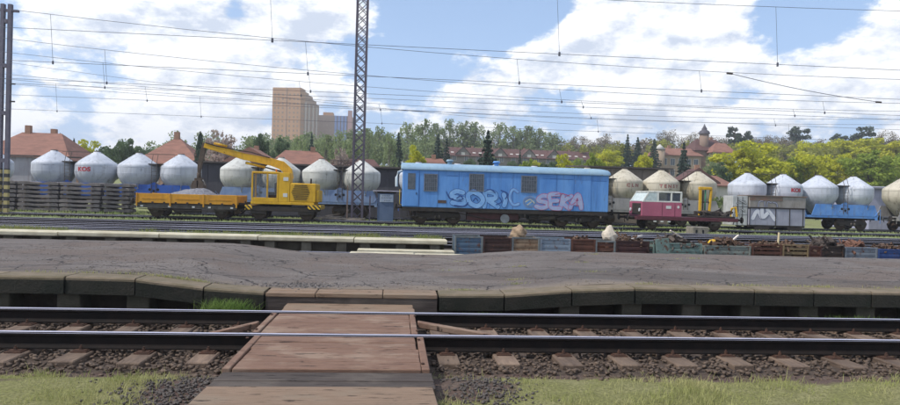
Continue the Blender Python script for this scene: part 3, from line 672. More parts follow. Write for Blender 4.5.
for i, (x, z, l, a, c, lab) in enumerate(((9.4, .66, .55, -.45, '#cdbfae', 'pale bar sticking out of the mint crate'), (8.0, .5, .6, .3, '#b9b4b0', 'pale bar lying across the dark maroon crate'), (11.45, .56, .4, .6, '#d4c9bd', 'short pale bar leaning on the brown scrap heap'), (13.0, .55, .5, 1.5, '#c4b48f', 'upright pale post behind the slatted crates'))):
    o = B(-l/2, l/2, -.03, .03, -.025, .025).build('steel_bar', M('bar %d' % i, c, None, rough=.8), None, .006); o.location = (x, 21.0, z); o.rotation_euler = (0, -a, .3); tag(o, lab, 'bar')

# ------------------------------------------------------------------ shared running gear
m_black = M('underframe', '#2a2624', '#3a332e', 3, .85, .1, .3, 20)
m_wheel = M('wheel steel', '#3a302a', '#4c3e34', 5, .7, .3)
m_hub = M('axle box', '#4a443f', '#5d554d', 6, .7, .3)
def wheel_mesh(r):
    mb = MB(); mb.lathe([(.001, -.07), (r*.28, -.07), (r*.3, -.03), (r*.78, -.02), (r*.84, -.06), (r, -.06), (r, .06), (r+.03, .07), (r+.03, .09), (r*.8, .09), (.001, .09)], 28)
    me = mb.mesh('wheel', m_wheel); me.transform(Matrix.Rotation(math.pi/2, 4, 'X')); return me
W46 = wheel_mesh(.46); W40 = wheel_mesh(.41)
def wheelset(parent, x, yc, r, me):
    for s in (-1, 1):
        o = inst(me, 'wheel', (x, yc+s*.75, r), 0, parent, rot=(0, 0, math.pi if s > 0 else 0))
        MB().cyl((0, -.07, 0), (0, -.26, 0), .11, .1, 12).box(-.13, .13, -.3, -.24, -.12, .12).build('axle_box', m_hub, o)
    MB().cyl((x, yc-.7, r), (x, yc+.7, r), .07, n=10).build('axle', m_wheel, parent)
def buffers(parent, x, s, z=1.05, yc=0, mat=None):
    for sy in (-1, 1):
        o = MB().cyl((x, yc+sy*.875, z), (x+s*.42, yc+sy*.875, z), .09, .08, 12).build('buffer', mat or m_black, parent)
        MB().cyl((x+s*.42, yc+sy*.875, z), (x+s*.47, yc+sy*.875, z), .22, .21, 16).build('buffer_plate', m_black, o)
    MB().cyl((x, yc, z-.02), (x+s*.3, yc, z-.02), .05).tube([(x+s*.3, yc, z), (x+s*.36, yc, z-.15), (x+s*.3, yc, z-.35)], .03).build('coupling', m_black, parent)
def bogie(parent, x, yc=0, wb=1.8, r=.46, me=None):
    b = MB()
    for s in (-1, 1):
        y = yc+s*1.02
        b.prism([(x-wb/2-.35, .42), (x-wb/2+.3, .42), (x-.35, .33), (x+.35, .33), (x+wb/2-.3, .42), (x+wb/2+.35, .42), (x+wb/2+.35, .6), (x+.5, .78), (x-.5, .78), (x-wb/2-.35, .6)], y-.06, y+.06)
    b.box(x-.2, x+.2, yc-1.0, yc+1.0, .45, .8)
    o = b.build('bogie_frame', m_black, parent, .01)
    for s in (-1, 1): wheelset(o, x+s*wb/2, yc, r, me or W46)
    for s in (-1, 1):
        sp = MB()
        for e in (-.14, .14): sp.cyl((x+e, yc+s*1.1, .34), (x+e, yc+s*1.1, .6), .075, n=10)
        sp.build('spring', m_hub, o)
    return o

# ------------------------------------------------------------------ silo wagons
def tank_mat(c, c2, d, k): return M('tank '+c, c, c2, .9, .55, 0, .1, 20, rust=.02, rustc=d, stretch=(1, 1, .6), streak=k, streakc=d, rnd=.03, spec=.45)
t_white = tank_mat('#aeb3bd', '#c6cad1', '#7d7f82', .6); t_cream = tank_mat('#aaa18c', '#c2baa8', '#6b604f', .75); t_grey = tank_mat('#b2b2ac', '#c6c6c0', '#726d62', .65)
f_royal = M('frame royal', '#2b55a8', '#345fae', 1.5, .6, streak=.5, streakc='#4b4540'); f_dusty = M('frame dusty blue', '#6f86b0', '#8496b5', 1.5, .7, streak=.5, streakc='#5d5a55'); f_grey = M('frame grey', '#8f8d8c', '#a09c98', 1.5, .75, streak=.5, streakc='#55504a'); f_sky = M('frame sky', '#4f86cc', '#6a97cf', 1.5, .65, streak=.55, streakc='#6a625a', rust=.1)
m_red = M('red letters', '#b02a34', '#a04048', 20, .6); m_hole_shade = M('hole_shade', '#1c1d22', None)
TP = [(.001, 4.46), (.22, 4.46), (.26, 4.44), (.27, 4.37), (.36, 4.345), (1.30, 3.66), (1.40, 3.585), (1.465, 3.5), (1.485, 3.4), (1.49, 2.9), (1.475, 2.75), (1.4, 2.52), (1.27, 2.3), (.98, 1.86), (.55, 1.32), (.22, 1.02), (.16, .75), (.001, .75)]
def make_silo():
    T = thing('silo_wagon', 'silo wagon', 'wagon', (0, 51.5, -.15))
    # deep side plates with swept ends
    for s in (-1, 1):
        B(-5.9, 5.9, s*1.18-.04, s*1.18+.04, .98, 1.16).build('sole_bar', f_royal, T, .01)
        for c in (-3.1, 3.1):
            y = s*1.22
            pl = MB().prism([(c-2.9, 1.16), (c+2.9, 1.16), (c+2.55, 2.08), (c+.35, 2.08), (c, 2.3), (c-.35, 2.08), (c-2.55, 2.08)], y-.025, y+.025).build('side_plate', f_royal, T, .004)
            for dx, dz in ((-.3, 1.72), (0, 1.6), (.3, 1.72)): MB().cyl((c+dx, y-s*.022, dz), (c+dx, y+s*.03, dz), .1, n=14).build('hole_shade', m_hole_shade, pl)  # dark filled discs on the plate, shade of the holes put in as colour
    for x in (-5.85, 5.85): B(x-.1, x+.1, -1.25, 1.25, .85, 1.2).build('headstock', f_royal, T, .01)
    B(-5.8, 5.8, -.25, .25, .8, 1.1).build('centre_sill', m_black, T)
    for x in (-4.65, -1.55, 1.55, 4.65):
        t = MB().lathe(TP, 48, (x, 0, 0)).build('silo_tank', t_white, T)
        MB().lathe([(1.494, 3.38), (1.497, 3.37), (1.497, 3.34), (1.494, 3.33)], 48, (x, 0, 0)).lathe([(1.482, 2.92), (1.496, 2.91), (1.496, 2.885), (1.482, 2.875)], 48, (x, 0, 0)).build('weld_ring', t_white, t)
        MB().cyl((x, 0, 4.46), (x, 0, 4.5), .24, n=20).cyl((x-.2, 0, 4.5), (x+.2, 0, 4.5), .02).build('hatch', m_hub, t)
        for kk in range(2):
            an = 4.1+kk*1.1; MB().tube([(x+rr_*math.cos(an), rr_*math.sin(an), zz_) for rr_, zz_ in ((.4, 4.33), (.9, 3.975), (1.3, 3.675), (1.47, 3.5), (1.492, 3.2), (1.492, 2.85), (1.41, 2.52))], .005, 4).build('weld_seam', t_white, t)
        MB().tube([(x+.35, -.9, 1.7), (x+.4, -1.25, 1.75), (x+.45, -1.33, 2.15)], .05, 8).build('outlet_pipe', t_white, t)
    for x in (-3.1, 3.1):
        wk = MB()
        wk.box(x-.55, x+.55, -.95, .95, 3.62, 3.66)
        wk.build('walkway', m_black, T)
        rl = MB()
        for s in (-.18, .18): rl.tube([(x+s, -1.27, 1.3), (x+s, -1.27, 3.66), (x+s, -1.0, 4.35)], .022)
        for i in range(9): rl.cyl((x-.18, -1.27, 1.5+i*.26), (x+.18, -1.27, 1.5+i*.26), .014, n=6)
        rl.build('ladder', m_hub, T)
        hr = MB()
        for s in (-.9, .9): hr.tube([(x-1.2, s*.5, 4.05), (x-1.2, s*.5, 4.42), (x+1.2, s*.5, 4.42), (x+1.2, s*.5, 4.05)], .015)
        hr.build('handrail', m_hub, T)
    buffers(T, -5.95, -1); buffers(T, 5.95, 1)
    for x in (-3.9, 3.9): bogie(T, x)
    for s in (-1, 1):
        st_ = MB(); st_.tube([(5.7*s, -1.25, 1.2), (6.15*s, -1.25, 1.75), (6.15*s, -1.25, .6)], .03); st_.build('end_grab_rail', f_royal, T)
    return T
silo0 = make_silo()
def paint_silo(T, tm, fm):
    for c in T.children:
        k_ = c.name.split('.')[0]
        if k_ in ('silo_tank',):
            setmat(c, tm)
            for g in c.children:
                if g.name.split('.')[0] in ('weld_ring', 'outlet_pipe', 'weld_seam'): setmat(g, tm)
        elif k_ in ('side_plate', 'sole_bar', 'headstock', 'end_grab_rail'): setmat(c, fm)
SILO = [(-34.9, t_white, f_royal, 'white four tank silo wagon beside the grey walled shed behind the twin steel posts'),
        (-21.05, t_white, f_royal, 'white four tank silo wagon on a royal blue frame behind the stacked sleepers'),
        (-7.3, t_grey, f_dusty, 'off white four tank silo wagon on a dusty blue frame behind the lattice mast'),
        (6.45, t_white, f_royal, 'four tank silo wagon almost hidden behind the long blue van wagon'),
        (20.1, t_cream, f_grey, 'cream stained four tank silo wagon on a grey frame behind the pink rail trolley'),
        (33.65, t_white, f_sky, 'white four tank silo wagon on a weathered sky blue frame behind the grey box'),
        (47.4, t_cream, f_grey, 'dirty cream silo wagon coupled beyond the sky blue framed wagon')]
SW = []
for i, (x, tm, fm, lab) in enumerate(SILO):
    T = silo0 if i == 0 else copy_tree(silo0)
    T.location.x = x; tag(T, lab, 'wagon', 'silo wagons in one long train'); paint_silo(T, tm, fm); SW.append(T)
def text_mesh(txt, size, bold=.0):
    cu = bpy.data.curves.new('txt', 'FONT'); cu.body = txt; cu.size = size; cu.align_x = 'CENTER'; cu.offset = bold; cu.resolution_u = 3
    ob = bpy.data.objects.new('txt', cu); COL.objects.link(ob); dg = bpy.context.evaluated_depsgraph_get(); me = bpy.data.meshes.new_from_object(ob.evaluated_get(dg)); bpy.data.objects.remove(ob); return me
def tank_text(T, idx, txt, size, x, z, mat, bold=.02, sx=1.):
    tk = [c for c in T.children if c.name.split('.')[0] == 'silo_tank'][idx]; cx = (-4.65, -1.55, 1.55, 4.65)[idx]
    me = text_mesh(txt, size, bold)
    bm = bmesh.new(); bm.from_mesh(me); bmesh.ops.subdivide_edges(bm, edges=bm.edges, cuts=1)
    for v in bm.verts:
        a = (v.co.x*sx+x)/1.5; zz = z+v.co.y; r = 1.502
        if zz > 3.4: r = 1.502-.12*max(0, (zz-3.4)/.18)
        v.co = Vector((cx+r*math.sin(a), -r*math.cos(a), zz))
    bm.to_mesh(me); bm.free(); me.materials.clear(); me.materials.append(mat); inst(me, 'lettering', parent=tk)
tank_text(SW[1], 1, 'KOS', .42, -.3, 2.95, m_red, .02, 1.25); tank_text(SW[5], 1, 'KOS', .4, .25, 3.0, m_red, .025, 1.2)
tank_text(SW[4], 1, 'C L N', .36, .2, 3.02, M('faded red letters', '#8a4a4a', '#9a6a62', 12, .7), .015, 1.15); tank_text(SW[4], 2, 'T E N S Y', .36, .1, 3.02, MATS['faded red letters'], .015, 1.1)

# ------------------------------------------------------------------ blue van wagon with graffiti
m_blue = M('wagon blue', '#4c82c4', '#6699d4', .9, .6, 0, .1, 6, streak=.4, streakc='#3c5a86', rust=.06, rustc='#5a5a66', spec=.35, stretch=(1.1, 1, .3))
m_blueroof = M('wagon roof', '#8ba5b4', '#7896b0', .8, .7, streak=.3, streakc='#5a6a66', rust=.05, rustc='#6d6a5c')
m_win = M('dark window', '#3c4650', '#5a6068', 5, .25, spec=.6); m_grille = M('grille', '#5c6672', '#6f7480', 8, .6)
m_seam = M('seam', '#2f5f9f', '#35639c', 4, .7)
BW = thing('van_wagon', 'long bright blue windowed van wagon with graffiti along its side', 'wagon', (7.45, 44.3, -.15))
HB = 6.95; FY = -1.38
body = MB().box(-HB, HB, FY, -FY, 1.08, 3.62).build('body', m_blue, BW, .03)
rp_ = [(-1.46, 3.58), (-1.44, 3.7), (-1.30, 3.84), (-.9, 3.97), (0, 4.05), (.9, 3.97), (1.30, 3.84), (1.44, 3.7), (1.46, 3.58)]
nr = len(rp_); mb = MB(); xsn = [(-HB-.12, .9, 0), (-HB-.02, 1, 0), (HB-.6, 1, 0), (HB-.2, .97, 0), (HB+.06, .86, -.05), (HB+.12, .72, -.12)]
vs_ = [(x, y*(.97 if k_ in (0, 5) else 1), 3.58+(z-3.58)*sz) for k_, (x, sz, dz) in enumerate(xsn) for y, z in rp_]
mb.add(vs_, [(k_*nr+i, k_*nr+i+1, (k_+1)*nr+i+1, (k_+1)*nr+i) for k_ in range(len(xsn)-1) for i in range(nr-1)], True)
mb.add(vs_, [tuple(range(nr)), tuple(range((len(xsn)-1)*nr, len(xsn)*nr))])
roof = mb.build('roof', m_blueroof, BW)
B(-HB, HB, FY-.085, FY-.05, 3.54, 3.6).build('gutter', m_blueroof, BW)
for x in (-3.8, -.6):
    v = MB().cyl((x, -.35, 3.95), (x, -.35, 4.2), .16, n=14).cyl((x, -.35, 4.2), (x, -.35, 4.33), .27, .2, 14).build('roof_vent', m_blueroof if x < -2 else m_blue, roof)
# vertical seams and door outlines
for x in (-5.85, -4.62, -3.25, -1.15, .4, 3.35, 4.55, 5.75): B(x-.012, x+.012, FY-.008, FY+.01, 1.1, 3.5).build('seam', m_seam, BW)
B(2.9, 4.5, FY-.008, FY+.01, 3.2, 3.225).build('seam', m_seam, BW); B(-4.0, -3.3, FY-.008, FY+.01, 3.2, 3.225).build('seam', m_seam, BW); B(5.76, 6.8, FY-.008, FY+.01, 3.15, 3.17).build('seam', m_seam, BW)
dr = B(-6.85, -5.9, FY-.03, FY, 1.15, 3.45).build('door', m_blue, BW, .008)
B(-6.62, -6.12, FY-.045, FY-.0305, 2.24, 3.3).build('door_window', m_win, dr); B(-6.05, -6.01, FY-.07, FY-.031, 1.9, 2.05).build('handle', m_black, dr)
for x0, x1, z0, z1 in ((-5.5, -4.72, 2.2, 3.24), (-2.5, -1.62, 2.28, 3.34), (1.0, 1.95, 2.3, 3.32)):
    wn = B(x0, x1, FY-.02, FY+.01, z0, z1).build('window', m_win, BW)
    fr = MB()
    for (a, b, c, d) in ((x0-.06, x1+.06, z0-.06, z0), (x0-.06, x1+.06, z1, z1+.06), (x0-.06, x0, z0, z1), (x1, x1+.06, z0, z1)): fr.box(a, b, FY-.05, FY+.005, c, d)
    fr.build('window_frame', m_grille, wn)
    gr = MB()
    for i in range(1, 6): gr.box(x0+(x1-x0)*i/6-.012, x0+(x1-x0)*i/6+.012, FY-.045, FY-.025, z0, z1)
    for i in range(1, 4): gr.box(x0, x1, FY-.047, FY-.028, z0+(z1-z0)*i/4-.012, z0+(z1-z0)*i/4+.012)
    gr.build('window_grille', m_grille, wn)
# underframe
B(-HB+.02, HB-.02, FY+.02, FY+.14, .82, 1.078).build('sole_bar', m_black, BW); B(-HB+.02, HB-.02, -FY-.14, -FY-.02, .82, 1.078).build('sole_bar', m_black, BW)
for x in (-4.6, 5.0): bogie(BW, x, 0, 2.2)
B(-2.6, .9, -1.05, -.3, .28, .81).build('battery_box', M('maroon box', '#4f2a2c', '#3f2425', 3, .7), BW, .03)
B(1.6, 3.1, -1.05, -.2, .38, .81).build('equipment_box', m_black, BW, .03)
MB().cyl((-.05, -1.2, .45), (-.05, -.4, .45), .3, n=20).build('air_tank', M('pale tank', '#8d9096', '#77797c', 4, .6), BW)
MB().cyl((2.3, -.9, .62), (3.4, -.9, .62), .2, n=16).build('brake_cylinder', m_hub, BW)
MB().tube([(-3.2, -1.1, .75), (-1, -1.1, .35), (1, -1.1, .35), (3.2, -1.1, .75)], .03).build('truss_rod', m_black, BW)
for x in (-6.3, 6.4):
    B(x-.35, x+.35, -1.3, -1.0, .45, .5).build('step', m_black, BW); MB().tube([(x-.3, -1.25, .5), (x-.3, -1.25, .85)], .02).tube([(x+.3, -1.25, .5), (x+.3, -1.25, .85)], .02).build('step_bracket', m_black, BW)
buffers(BW, -HB, -1); buffers(BW, HB, 1)
MB().tube([(-HB-.05, -1.1, 3.45), (-HB-.3, -1.15, 3.35), (-HB-.42, -1.15, 3.0), (-HB-.4, -1.15, 2.4)], .09, 10).build('end_pipe', M('pale pipe', '#b8c4cc', None, rough=.5), BW)
MB().tube([(-HB-.03, -1.2, 1.2), (-HB-.18, -1.2, 1.25), (-HB-.18, -1.2, 2.2), (-HB-.03, -1.2, 2.25)], .02).build('grab_rail', M('yellow rail', '#b8a23a', None), BW)
B(-4.6, -4.05, FY-.02, FY+.005, 1.38, 1.58).build('hatch_plate', M('brown plate', '#4a3d38', '#5b4a42', 9, .8), BW)
# graffiti: sprayed strokes, pale fill over a darker outline
def stroke(pts, wd, y, mb, closed=False):
    pts = [Vector((a, 0, b)) for a, b in pts]
    q = []
    for i in range(len(pts)-1):     # catmull smoothing
        p0, p1, p2, p3 = pts[max(i-1, 0)], pts[i], pts[i+1], pts[min(i+2, len(pts)-1)]
        for t in (0, .25, .5, .75): q.append(.5*((2*p1)+(p2-p0)*t+(2*p0-5*p1+4*p2-p3)*t*t+(3*p1-p0-3*p2+p3)*t**3))
    q.append(pts[-1]); n_ = len(q); vs_ = []
    for i, p in enumerate(q):
        d = (q[min(i+1, n_-1)]-q[max(i-1, 0)]).normalized(); nn = Vector((-d.z, 0, d.x)); ww = wd*.5*(1 if not closed else 1)
        yy = y-.00015*i; vs_ += [(p.x+nn.x*ww, yy, p.z+nn.z*ww), (p.x-nn.x*ww, yy, p.z-nn.z*ww)]
    mb.add(vs_, [(2*i, 2*i+1, 2*i+3, 2*i+2) for i in range(n_-1)])
    for p, yy in ((q[0], y+.0002), (q[-1], y-.00015*n_)):
        mb.add([(p.x+wd*.5*math.cos(a*.785), yy, p.z+wd*.5*math.sin(a*.785)) for a in range(8)], [tuple(range(8))])
def letters(L, wd, out_w, m_out, m_fill, name, parent, y0, x0, z0, sx, sz, loose=0.):
    rr = random.Random(len(L)*7+int(x0*10))
    for j, st_ in enumerate(L):
        a = MB(); b = MB(); cx = sum(u for s_ in st_ for u, v in s_)/sum(len(s_) for s_ in st_); k1 = 1+loose*rr.uniform(-.1, .35); k2 = 1+loose*rr.uniform(-.15, .3); sh = loose*rr.uniform(-.3, .3); up = loose*rr.uniform(-.05, .08)
        for ns, s_ in enumerate(st_):
            P = [(x0+(cx+(u-cx)*k1+sh*(v-.5)+loose*rr.uniform(-.05, .05))*sx, z0+up+(v*k2)*sz) for u, v in s_]
            stroke(P, wd+out_w, y0-.0004*ns-.017*(j % 2), a); stroke(P, wd, y0-.0085-.0004*ns-.017*(j % 2), b)
        o = a.build(name, m_out, parent); b.build('letter_fill', m_fill, o)
g_navy = M('graffiti navy', '#1d3f7c', '#2a4f90', 6, .7, rust=.5, rustc='#4c80c0'); g_pale = M('graffiti pale blue', '#6c9cd4', '#86b0dc', 3, .7, rust=.5, rustc='#5288c8'); g_pink = M('graffiti red', '#c45a76', '#b04a6c', 6, .7, rust=.4, rustc='#7f86b8'); g_white = M('graffiti white', '#a3aac6', '#8a9fcb', 3, .7, rust=.6, rustc='#b57f9c'); g_grey = M('graffiti grey', '#8f98a8', '#7f8ca3', 4, .7)
lS = [[(.9, .95), (.5, 1.05), (.15, .85), (.2, .6), (.6, .5), (.85, .35), (.8, .1), (.4, 0), (.05, .12)]]
lO = [[(.5, 1), (.15, .8), (.05, .5), (.15, .18), (.5, 0), (.85, .2), (.95, .5), (.85, .8), (.5, 1)]]
lN = [[(.1, 0), (.15, .5), (.25, 1.0)], [(.25, 1.0), (.5, .5), (.75, .05)], [(.75, .05), (.8, .6), (.95, 1.15)]]
lR = [[(.15, 0), (.2, .5), (.2, 1.05)], [(.2, 1.05), (.75, .95), (.72, .6), (.25, .5)], [(.35, .5), (.9, 0)]]
lI = [[(.4, 0), (.45, .5), (.4, 1.05)]]
lC = [[(.9, .85), (.5, 1), (.12, .75), (.08, .4), (.3, .05), (.8, .12)]]
lE = [[(.85, .95), (.2, .9), (.15, .5), (.2, .05), (.85, 0)], [(.2, .5), (.7, .52)]]
lK = [[(.15, 0), (.15, .5), (.18, 1)], [(.85, 1), (.3, .5), (.85, 0)]]
lA = [[(.05, 0), (.2, .55), (.5, 1.05), (.8, .55), (.95, 0)], [(.25, .38), (.75, .38)]]
def place(base, dx): return [[(u+dx, v) for u, v in s_] for s_ in base]
letters([place(lS, 0), place(lO, 1.12), place(lR, 2.15), place(lI, 3.2)], .3, .07, g_navy, g_pale, 'graffiti_letter', BW, FY-.006, -3.75, 1.28, 1.0, .8, 1.); letters([place(lC, 0)], .16, .06, M('graffiti violet', '#5a5f9a', None), g_pale, 'graffiti_letter', BW, FY-.006, .15, 1.3, .75, .85, 1.); letters([[[(.35, .55), (.6, .75), (.75, .5), (.5, .4)]], [[(1.45, .35), (1.6, .6), (1.75, .4)]], [[(-.35, 1.05), (-.15, .55), (.1, .5)]], [[(2.2, 1.2), (2.6, 1.35), (2.9, 1.1)]], [[(3.3, 1.3), (3.75, 1.05), (3.6, .6)]], [[(.2, -.05), (.9, -.1), (1.1, .2)]], [[(3.0, .1), (3.35, .35), (3.2, .7)]]], .05, .02, g_navy, g_navy, 'graffiti_stroke', BW, FY-.034, -3.7, 1.3, 1.0, .8)
letters([place(lO, 0)], .1, .07, g_grey, M('graffiti dull', '#5d7fae', None), 'graffiti_tag', BW, FY-.006, 1.15, 1.3, .85, .65)
letters([[[(.15, .5), (.5, .75), (.85, .4)], [(.3, .2), (.6, .5)]]], .04, .03, M('graffiti cream', '#c9c7b0', None), M('graffiti cream2', '#b9b9a8', None), 'graffiti_tag', BW, FY-.03, 1.15, 1.3, .85, .65)
letters([place(lS, 0), place(lE, .95), place(lK, 1.85), place(lA, 2.75)], .26, .06, g_pink, g_white, 'graffiti_letter', BW, FY-.006, 2.05, 1.26, .84, .84, .8)
letters([[[(-.3, .9), (0, .4), (.4, .8)]], [[(.5, 1.2), (.55, .2)]], [[(-1.6, 1.75), (-.9, 1.9), (-.2, 1.6)]]], .02, .025, g_pink, g_pink, 'graffiti_stroke', BW, FY-.034, 4.4, 1.3, .7, .5); letters([[[(0, .6), (.3, .2), (.5, .6)]]], .02, .03, g_white, g_white, 'graffiti_tag', BW, FY-.006, 4.9, 1.3, .7, .5)

# ------------------------------------------------------------------ yellow two axle ballast wagon with gravel
m_yel = M('yellow paint', '#cf9420', '#bb831d', 1.6, .6, 0, .1, 10, streak=.45, streakc='#6d5026', rust=.12)
m_yel2 = M('machine yellow', '#d6a81e', '#c09219', 1.6, .55, 0, .08, 10, streak=.4, streakc='#6a5426', rust=.1)
FW = thing('flat_wagon', 'low yellow dropside works wagon loaded with grey gravel', 'wagon', (-13.25, 44.3, -.15))
L2 = 3.1
B(-L2, L2, -1.35, 1.35, .82, .9).build('deck', m_black, FW)
for s in (-1, 1):
    for i in range(3):
        a = -L2+i*(2*L2/3); sd = B(a+.03, a+2*L2/3-.03, s*1.38-.03, s*1.38+.03, .9, 1.5).build('side_board', m_yel, FW, .01)
        B(a+.3, a+2*L2/3-.3, s*1.42-.012, s*1.42+.012, 1.16, 1.22).build('rib', m_yel, sd)
    for i in range(4): B(-L2+i*2*L2/3-.04, -L2+i*2*L2/3+.04, s*1.4-.05, s*1.4+.05, .7, 1.52).build('stanchion', m_yel, FW, .008)
    B(-L2, L2, s*1.3-.05, s*1.3+.05, .58, .82).build('sole_bar', M('grey sole', '#55534f', '#3f3a36', 4, .8, streak=.5), FW)
for s in (-1, 1): B(s*L2-.03, s*L2+.03, -1.35, 1.35, .9, 1.45).build('end_board', m_yel, FW, .01)
for i in range(9): B(-2.9+i*.72, -2.78+i*.72, -1.445, -1.412, .84, .98).build('latch', m_black, FW)
MB().tube([(-3.0, -1.32, .52), (-1.2, -1.34, .46), (.8, -1.34, .46), (3.0, -1.32, .52)], .025, 6).build('brake_rod', m_black, FW)
for x in (-2.05, 2.05): wheelset(FW, x, 0, .41, W40); B(x-.45, x+.45, -1.12, -1.02, .42, .6).build('leaf_spring', m_hub, FW, .02)
B(-.8, .8, -1.2, -.9, .3, .56).build('brake_gear', m_black, FW, .02)
for x in (-2.8, -1.1, .4, 1.4, 2.8): B(x-.08, x+.08, -1.37, -1.355, .64, .74).build('label_plate', M('white plate', '#c9c9c6', None), FW)
buffers(FW, -L2, -1, .95); buffers(FW, L2, 1, .95)
bm = bmesh.new(); bmesh.ops.create_grid(bm, x_segments=60, y_segments=26, size=1)
for v in bm.verts:
    x, y = v.co.x*3.0, v.co.y*1.28; r = 1-math.hypot((x-.15)/2.0, y/1.25)
    v.co = Vector((x, y, 1.0+max(0, min(1, r+.35))*.85+random.uniform(-.03, .03)+.05*math.sin(3*x)))
me = bpy.data.meshes.new('gravel_load'); bm.to_mesh(me); bm.free(); me.materials.append(M('gravel load', '#6d6d74', '#8b8b92', 14, .95, bump=1., bscale=30))
o = inst(me, 'gravel_load', (-13.25, 44.3, -.15)); tag(o, 'heap of grey gravel in the yellow dropside wagon', 'gravel', kind='stuff')

# ------------------------------------------------------------------ yellow road-rail excavator
EX = thing('excavator', 'yellow rail excavator with raised boom reaching over the gravel wagon', 'excavator', (-7.25, 44.3, -.15))
def hazard():
    m = bpy.data.materials.new('hazard stripes'); m.use_nodes = True; t = m.node_tree; p = t.nodes['Principled BSDF']
    co = t.nodes.new('ShaderNodeTexCoord'); wv = t.nodes.new('ShaderNodeTexWave'); wv.bands_direction = 'DIAGONAL'; wv.inputs['Scale'].default_value = 2.2; t.links.new(co.outputs['Object'], wv.inputs[0])
    rp = t.nodes.new('ShaderNodeValToRGB'); rp.color_ramp.interpolation = 'CONSTANT'; rp.color_ramp.elements[0].color = S('#25221e'); rp.color_ramp.elements[1].position = .5; rp.color_ramp.elements[1].color = S('#d8ac20')
    t.links.new(wv.outputs['Fac'], rp.inputs[0]); t.links.new(rp.outputs[0], p.inputs['Base Color']); p.inputs['Roughness'].default_value = .6; return m
m_haz = hazard()
B(-2.2, 2.2, -1.15, 1.15, .55, .86).build('chassis', m_black, EX, .02)
B(-2.42, -1.95, -1.22, 1.22, .62, .92).build('hazard_bumper', m_haz, EX, .02); B(1.6, 2.45, -1.22, 1.22, .72, 1.0).build('hazard_bumper', m_haz, EX, .02)
for x in (-1.55, 1.5): wheelset(EX, x, 0, .46, W46); B(x-.5, x+.5, -1.12, -1.0, .35, .62).build('axle_guard', m_black, EX, .03)
MB().cyl((-.4, 0, .86), (-.4, 0, 1.0), .8, n=24).build('slew_ring', m_black, EX)
B(-2.05, 2.0, -1.2, 1.2, 1.0, 1.18).build('deck', m_yel2, EX, .02)
# cab as posts, roof, sill and rear panel
cab = B(-2.02, -.32, -1.2, -.1, 2.98, 3.12).build('cab_roof', m_yel2, EX, .03)
B(-2.02, -.32, -1.2, -.1, 1.18, 1.42).build('cab_sill', m_yel2, EX, .01)
for x, y in ((-1.98, -1.16), (-1.98, -.14), (-1.02, -1.16), (-.36, -1.16), (-.36, -.14)): B(x-.05, x+.05, y-.05, y+.05, 1.42, 2.98).build('cab_post', m_yel2, EX, .008)
m_glass = M('cab glass', '#8fa0ac', '#7d8f9c', 2, .08, spec=.7)
def glass():
    m = bpy.data.materials.new('clear glass'); m.use_nodes = True; t = m.node_tree; n = t.nodes; p = n['Principled BSDF']; p.inputs['Base Color'].default_value = (.1, .12, .14, 1); p.inputs['Roughness'].default_value = .05
    tr = n.new('ShaderNodeBsdfTransparent'); ms = n.new('ShaderNodeMixShader'); ms.inputs[0].default_value = .28; t.links.new(tr.outputs[0], ms.inputs[1]); t.links.new(p.outputs[0], ms.inputs[2]); t.links.new(ms.outputs[0], n['Material Output'].inputs[0]); return m
m_clear = glass()
B(-1.92, -1.08, -1.17, -1.15, 1.43, 2.97).build('side_window', m_clear, EX); B(-.96, -.42, -1.17, -1.15, 1.6, 2.9).build('door_window', m_clear, EX); B(-2.0, -1.985, -1.1, -.2, 1.43, 2.97).build('windscreen', m_clear, EX)
B(-1.0, -.5, -.9, -.4, 1.42, 1.8).box(-.62, -.5, -.9, -.4, 1.8, 2.4).build('seat', m_black, EX, .03)
B(-.31, .42, -1.2, -.05, 1.18, 3.08).build('rear_panel', m_yel2, EX, .02)
for z, sx in ((2.55, .16), (1.5, .14)): B(.0, sx*2, -1.215, -1.2, z, z+.24).build('placard', MATS['white plate'], EX)
B(-.32, .42, -.04, 1.2, 1.18, 2.3).build('tank_box', m_yel2, EX, .03)
eng = B(.43, 2.1, -1.2, 1.2, 1.18, 2.42).build('engine_cover', m_yel2, EX, .05)
for i in range(9):
    z = 1.34+i*.115; w_ = .62-.05*abs(i-4); B(1.15-w_, 1.15+w_*.9, -1.222, -1.2, z, z+.05).build('louvre', m_black, eng)
B(2.1, 2.28, -1.1, 1.1, 1.2, 2.0).build('counterweight', m_yel2, EX, .05)
MB().cyl((1.7, -.6, 2.42), (1.7, -.6, 2.75), .06, n=10).build('exhaust', m_black, EX); MB().cyl((-.5, -1.0, 3.1), (-.5, -1.0, 3.3), .05, n=8).build('beacon', M('beacon', '#d06a20', None), EX)
def boom_part(name, pts, th, mat, wy, yc=.45):
    up = []; dn = []
    for i, (x, z) in enumerate(pts):
        a = Vector(pts[min(i+1, len(pts)-1)]); b = Vector(pts[max(i-1, 0)]); d = (a-b).normalized(); n_ = Vector((-d.y, d.x)); h = th[i]/2
        up.append((x+n_.x*h, z+n_.y*h)); dn.append((x-n_.x*h, z-n_.y*h))
    return MB().prism(up+dn[::-1], yc-wy/2, yc+wy/2).build(name, mat, EX, .015)
bm_ = boom_part('boom', [(.15, 2.7), (.02, 3.25), (-.4, 3.62), (-1.1, 3.82), (-2.9, 4.12), (-4.3, 4.5), (-5.5, 4.78)], [.5, .58, .58, .5, .44, .4, .3], m_yel2, .36)
MB().cyl((-2.8, .45, 3.72), (-1.5, .45, 3.45), .09, n=12).build('ram_barrel', m_yel2, bm_); MB().cyl((-1.5, .45, 3.45), (-.45, .45, 3.2), .05, n=12).build('ram_rod', m_hub, bm_)
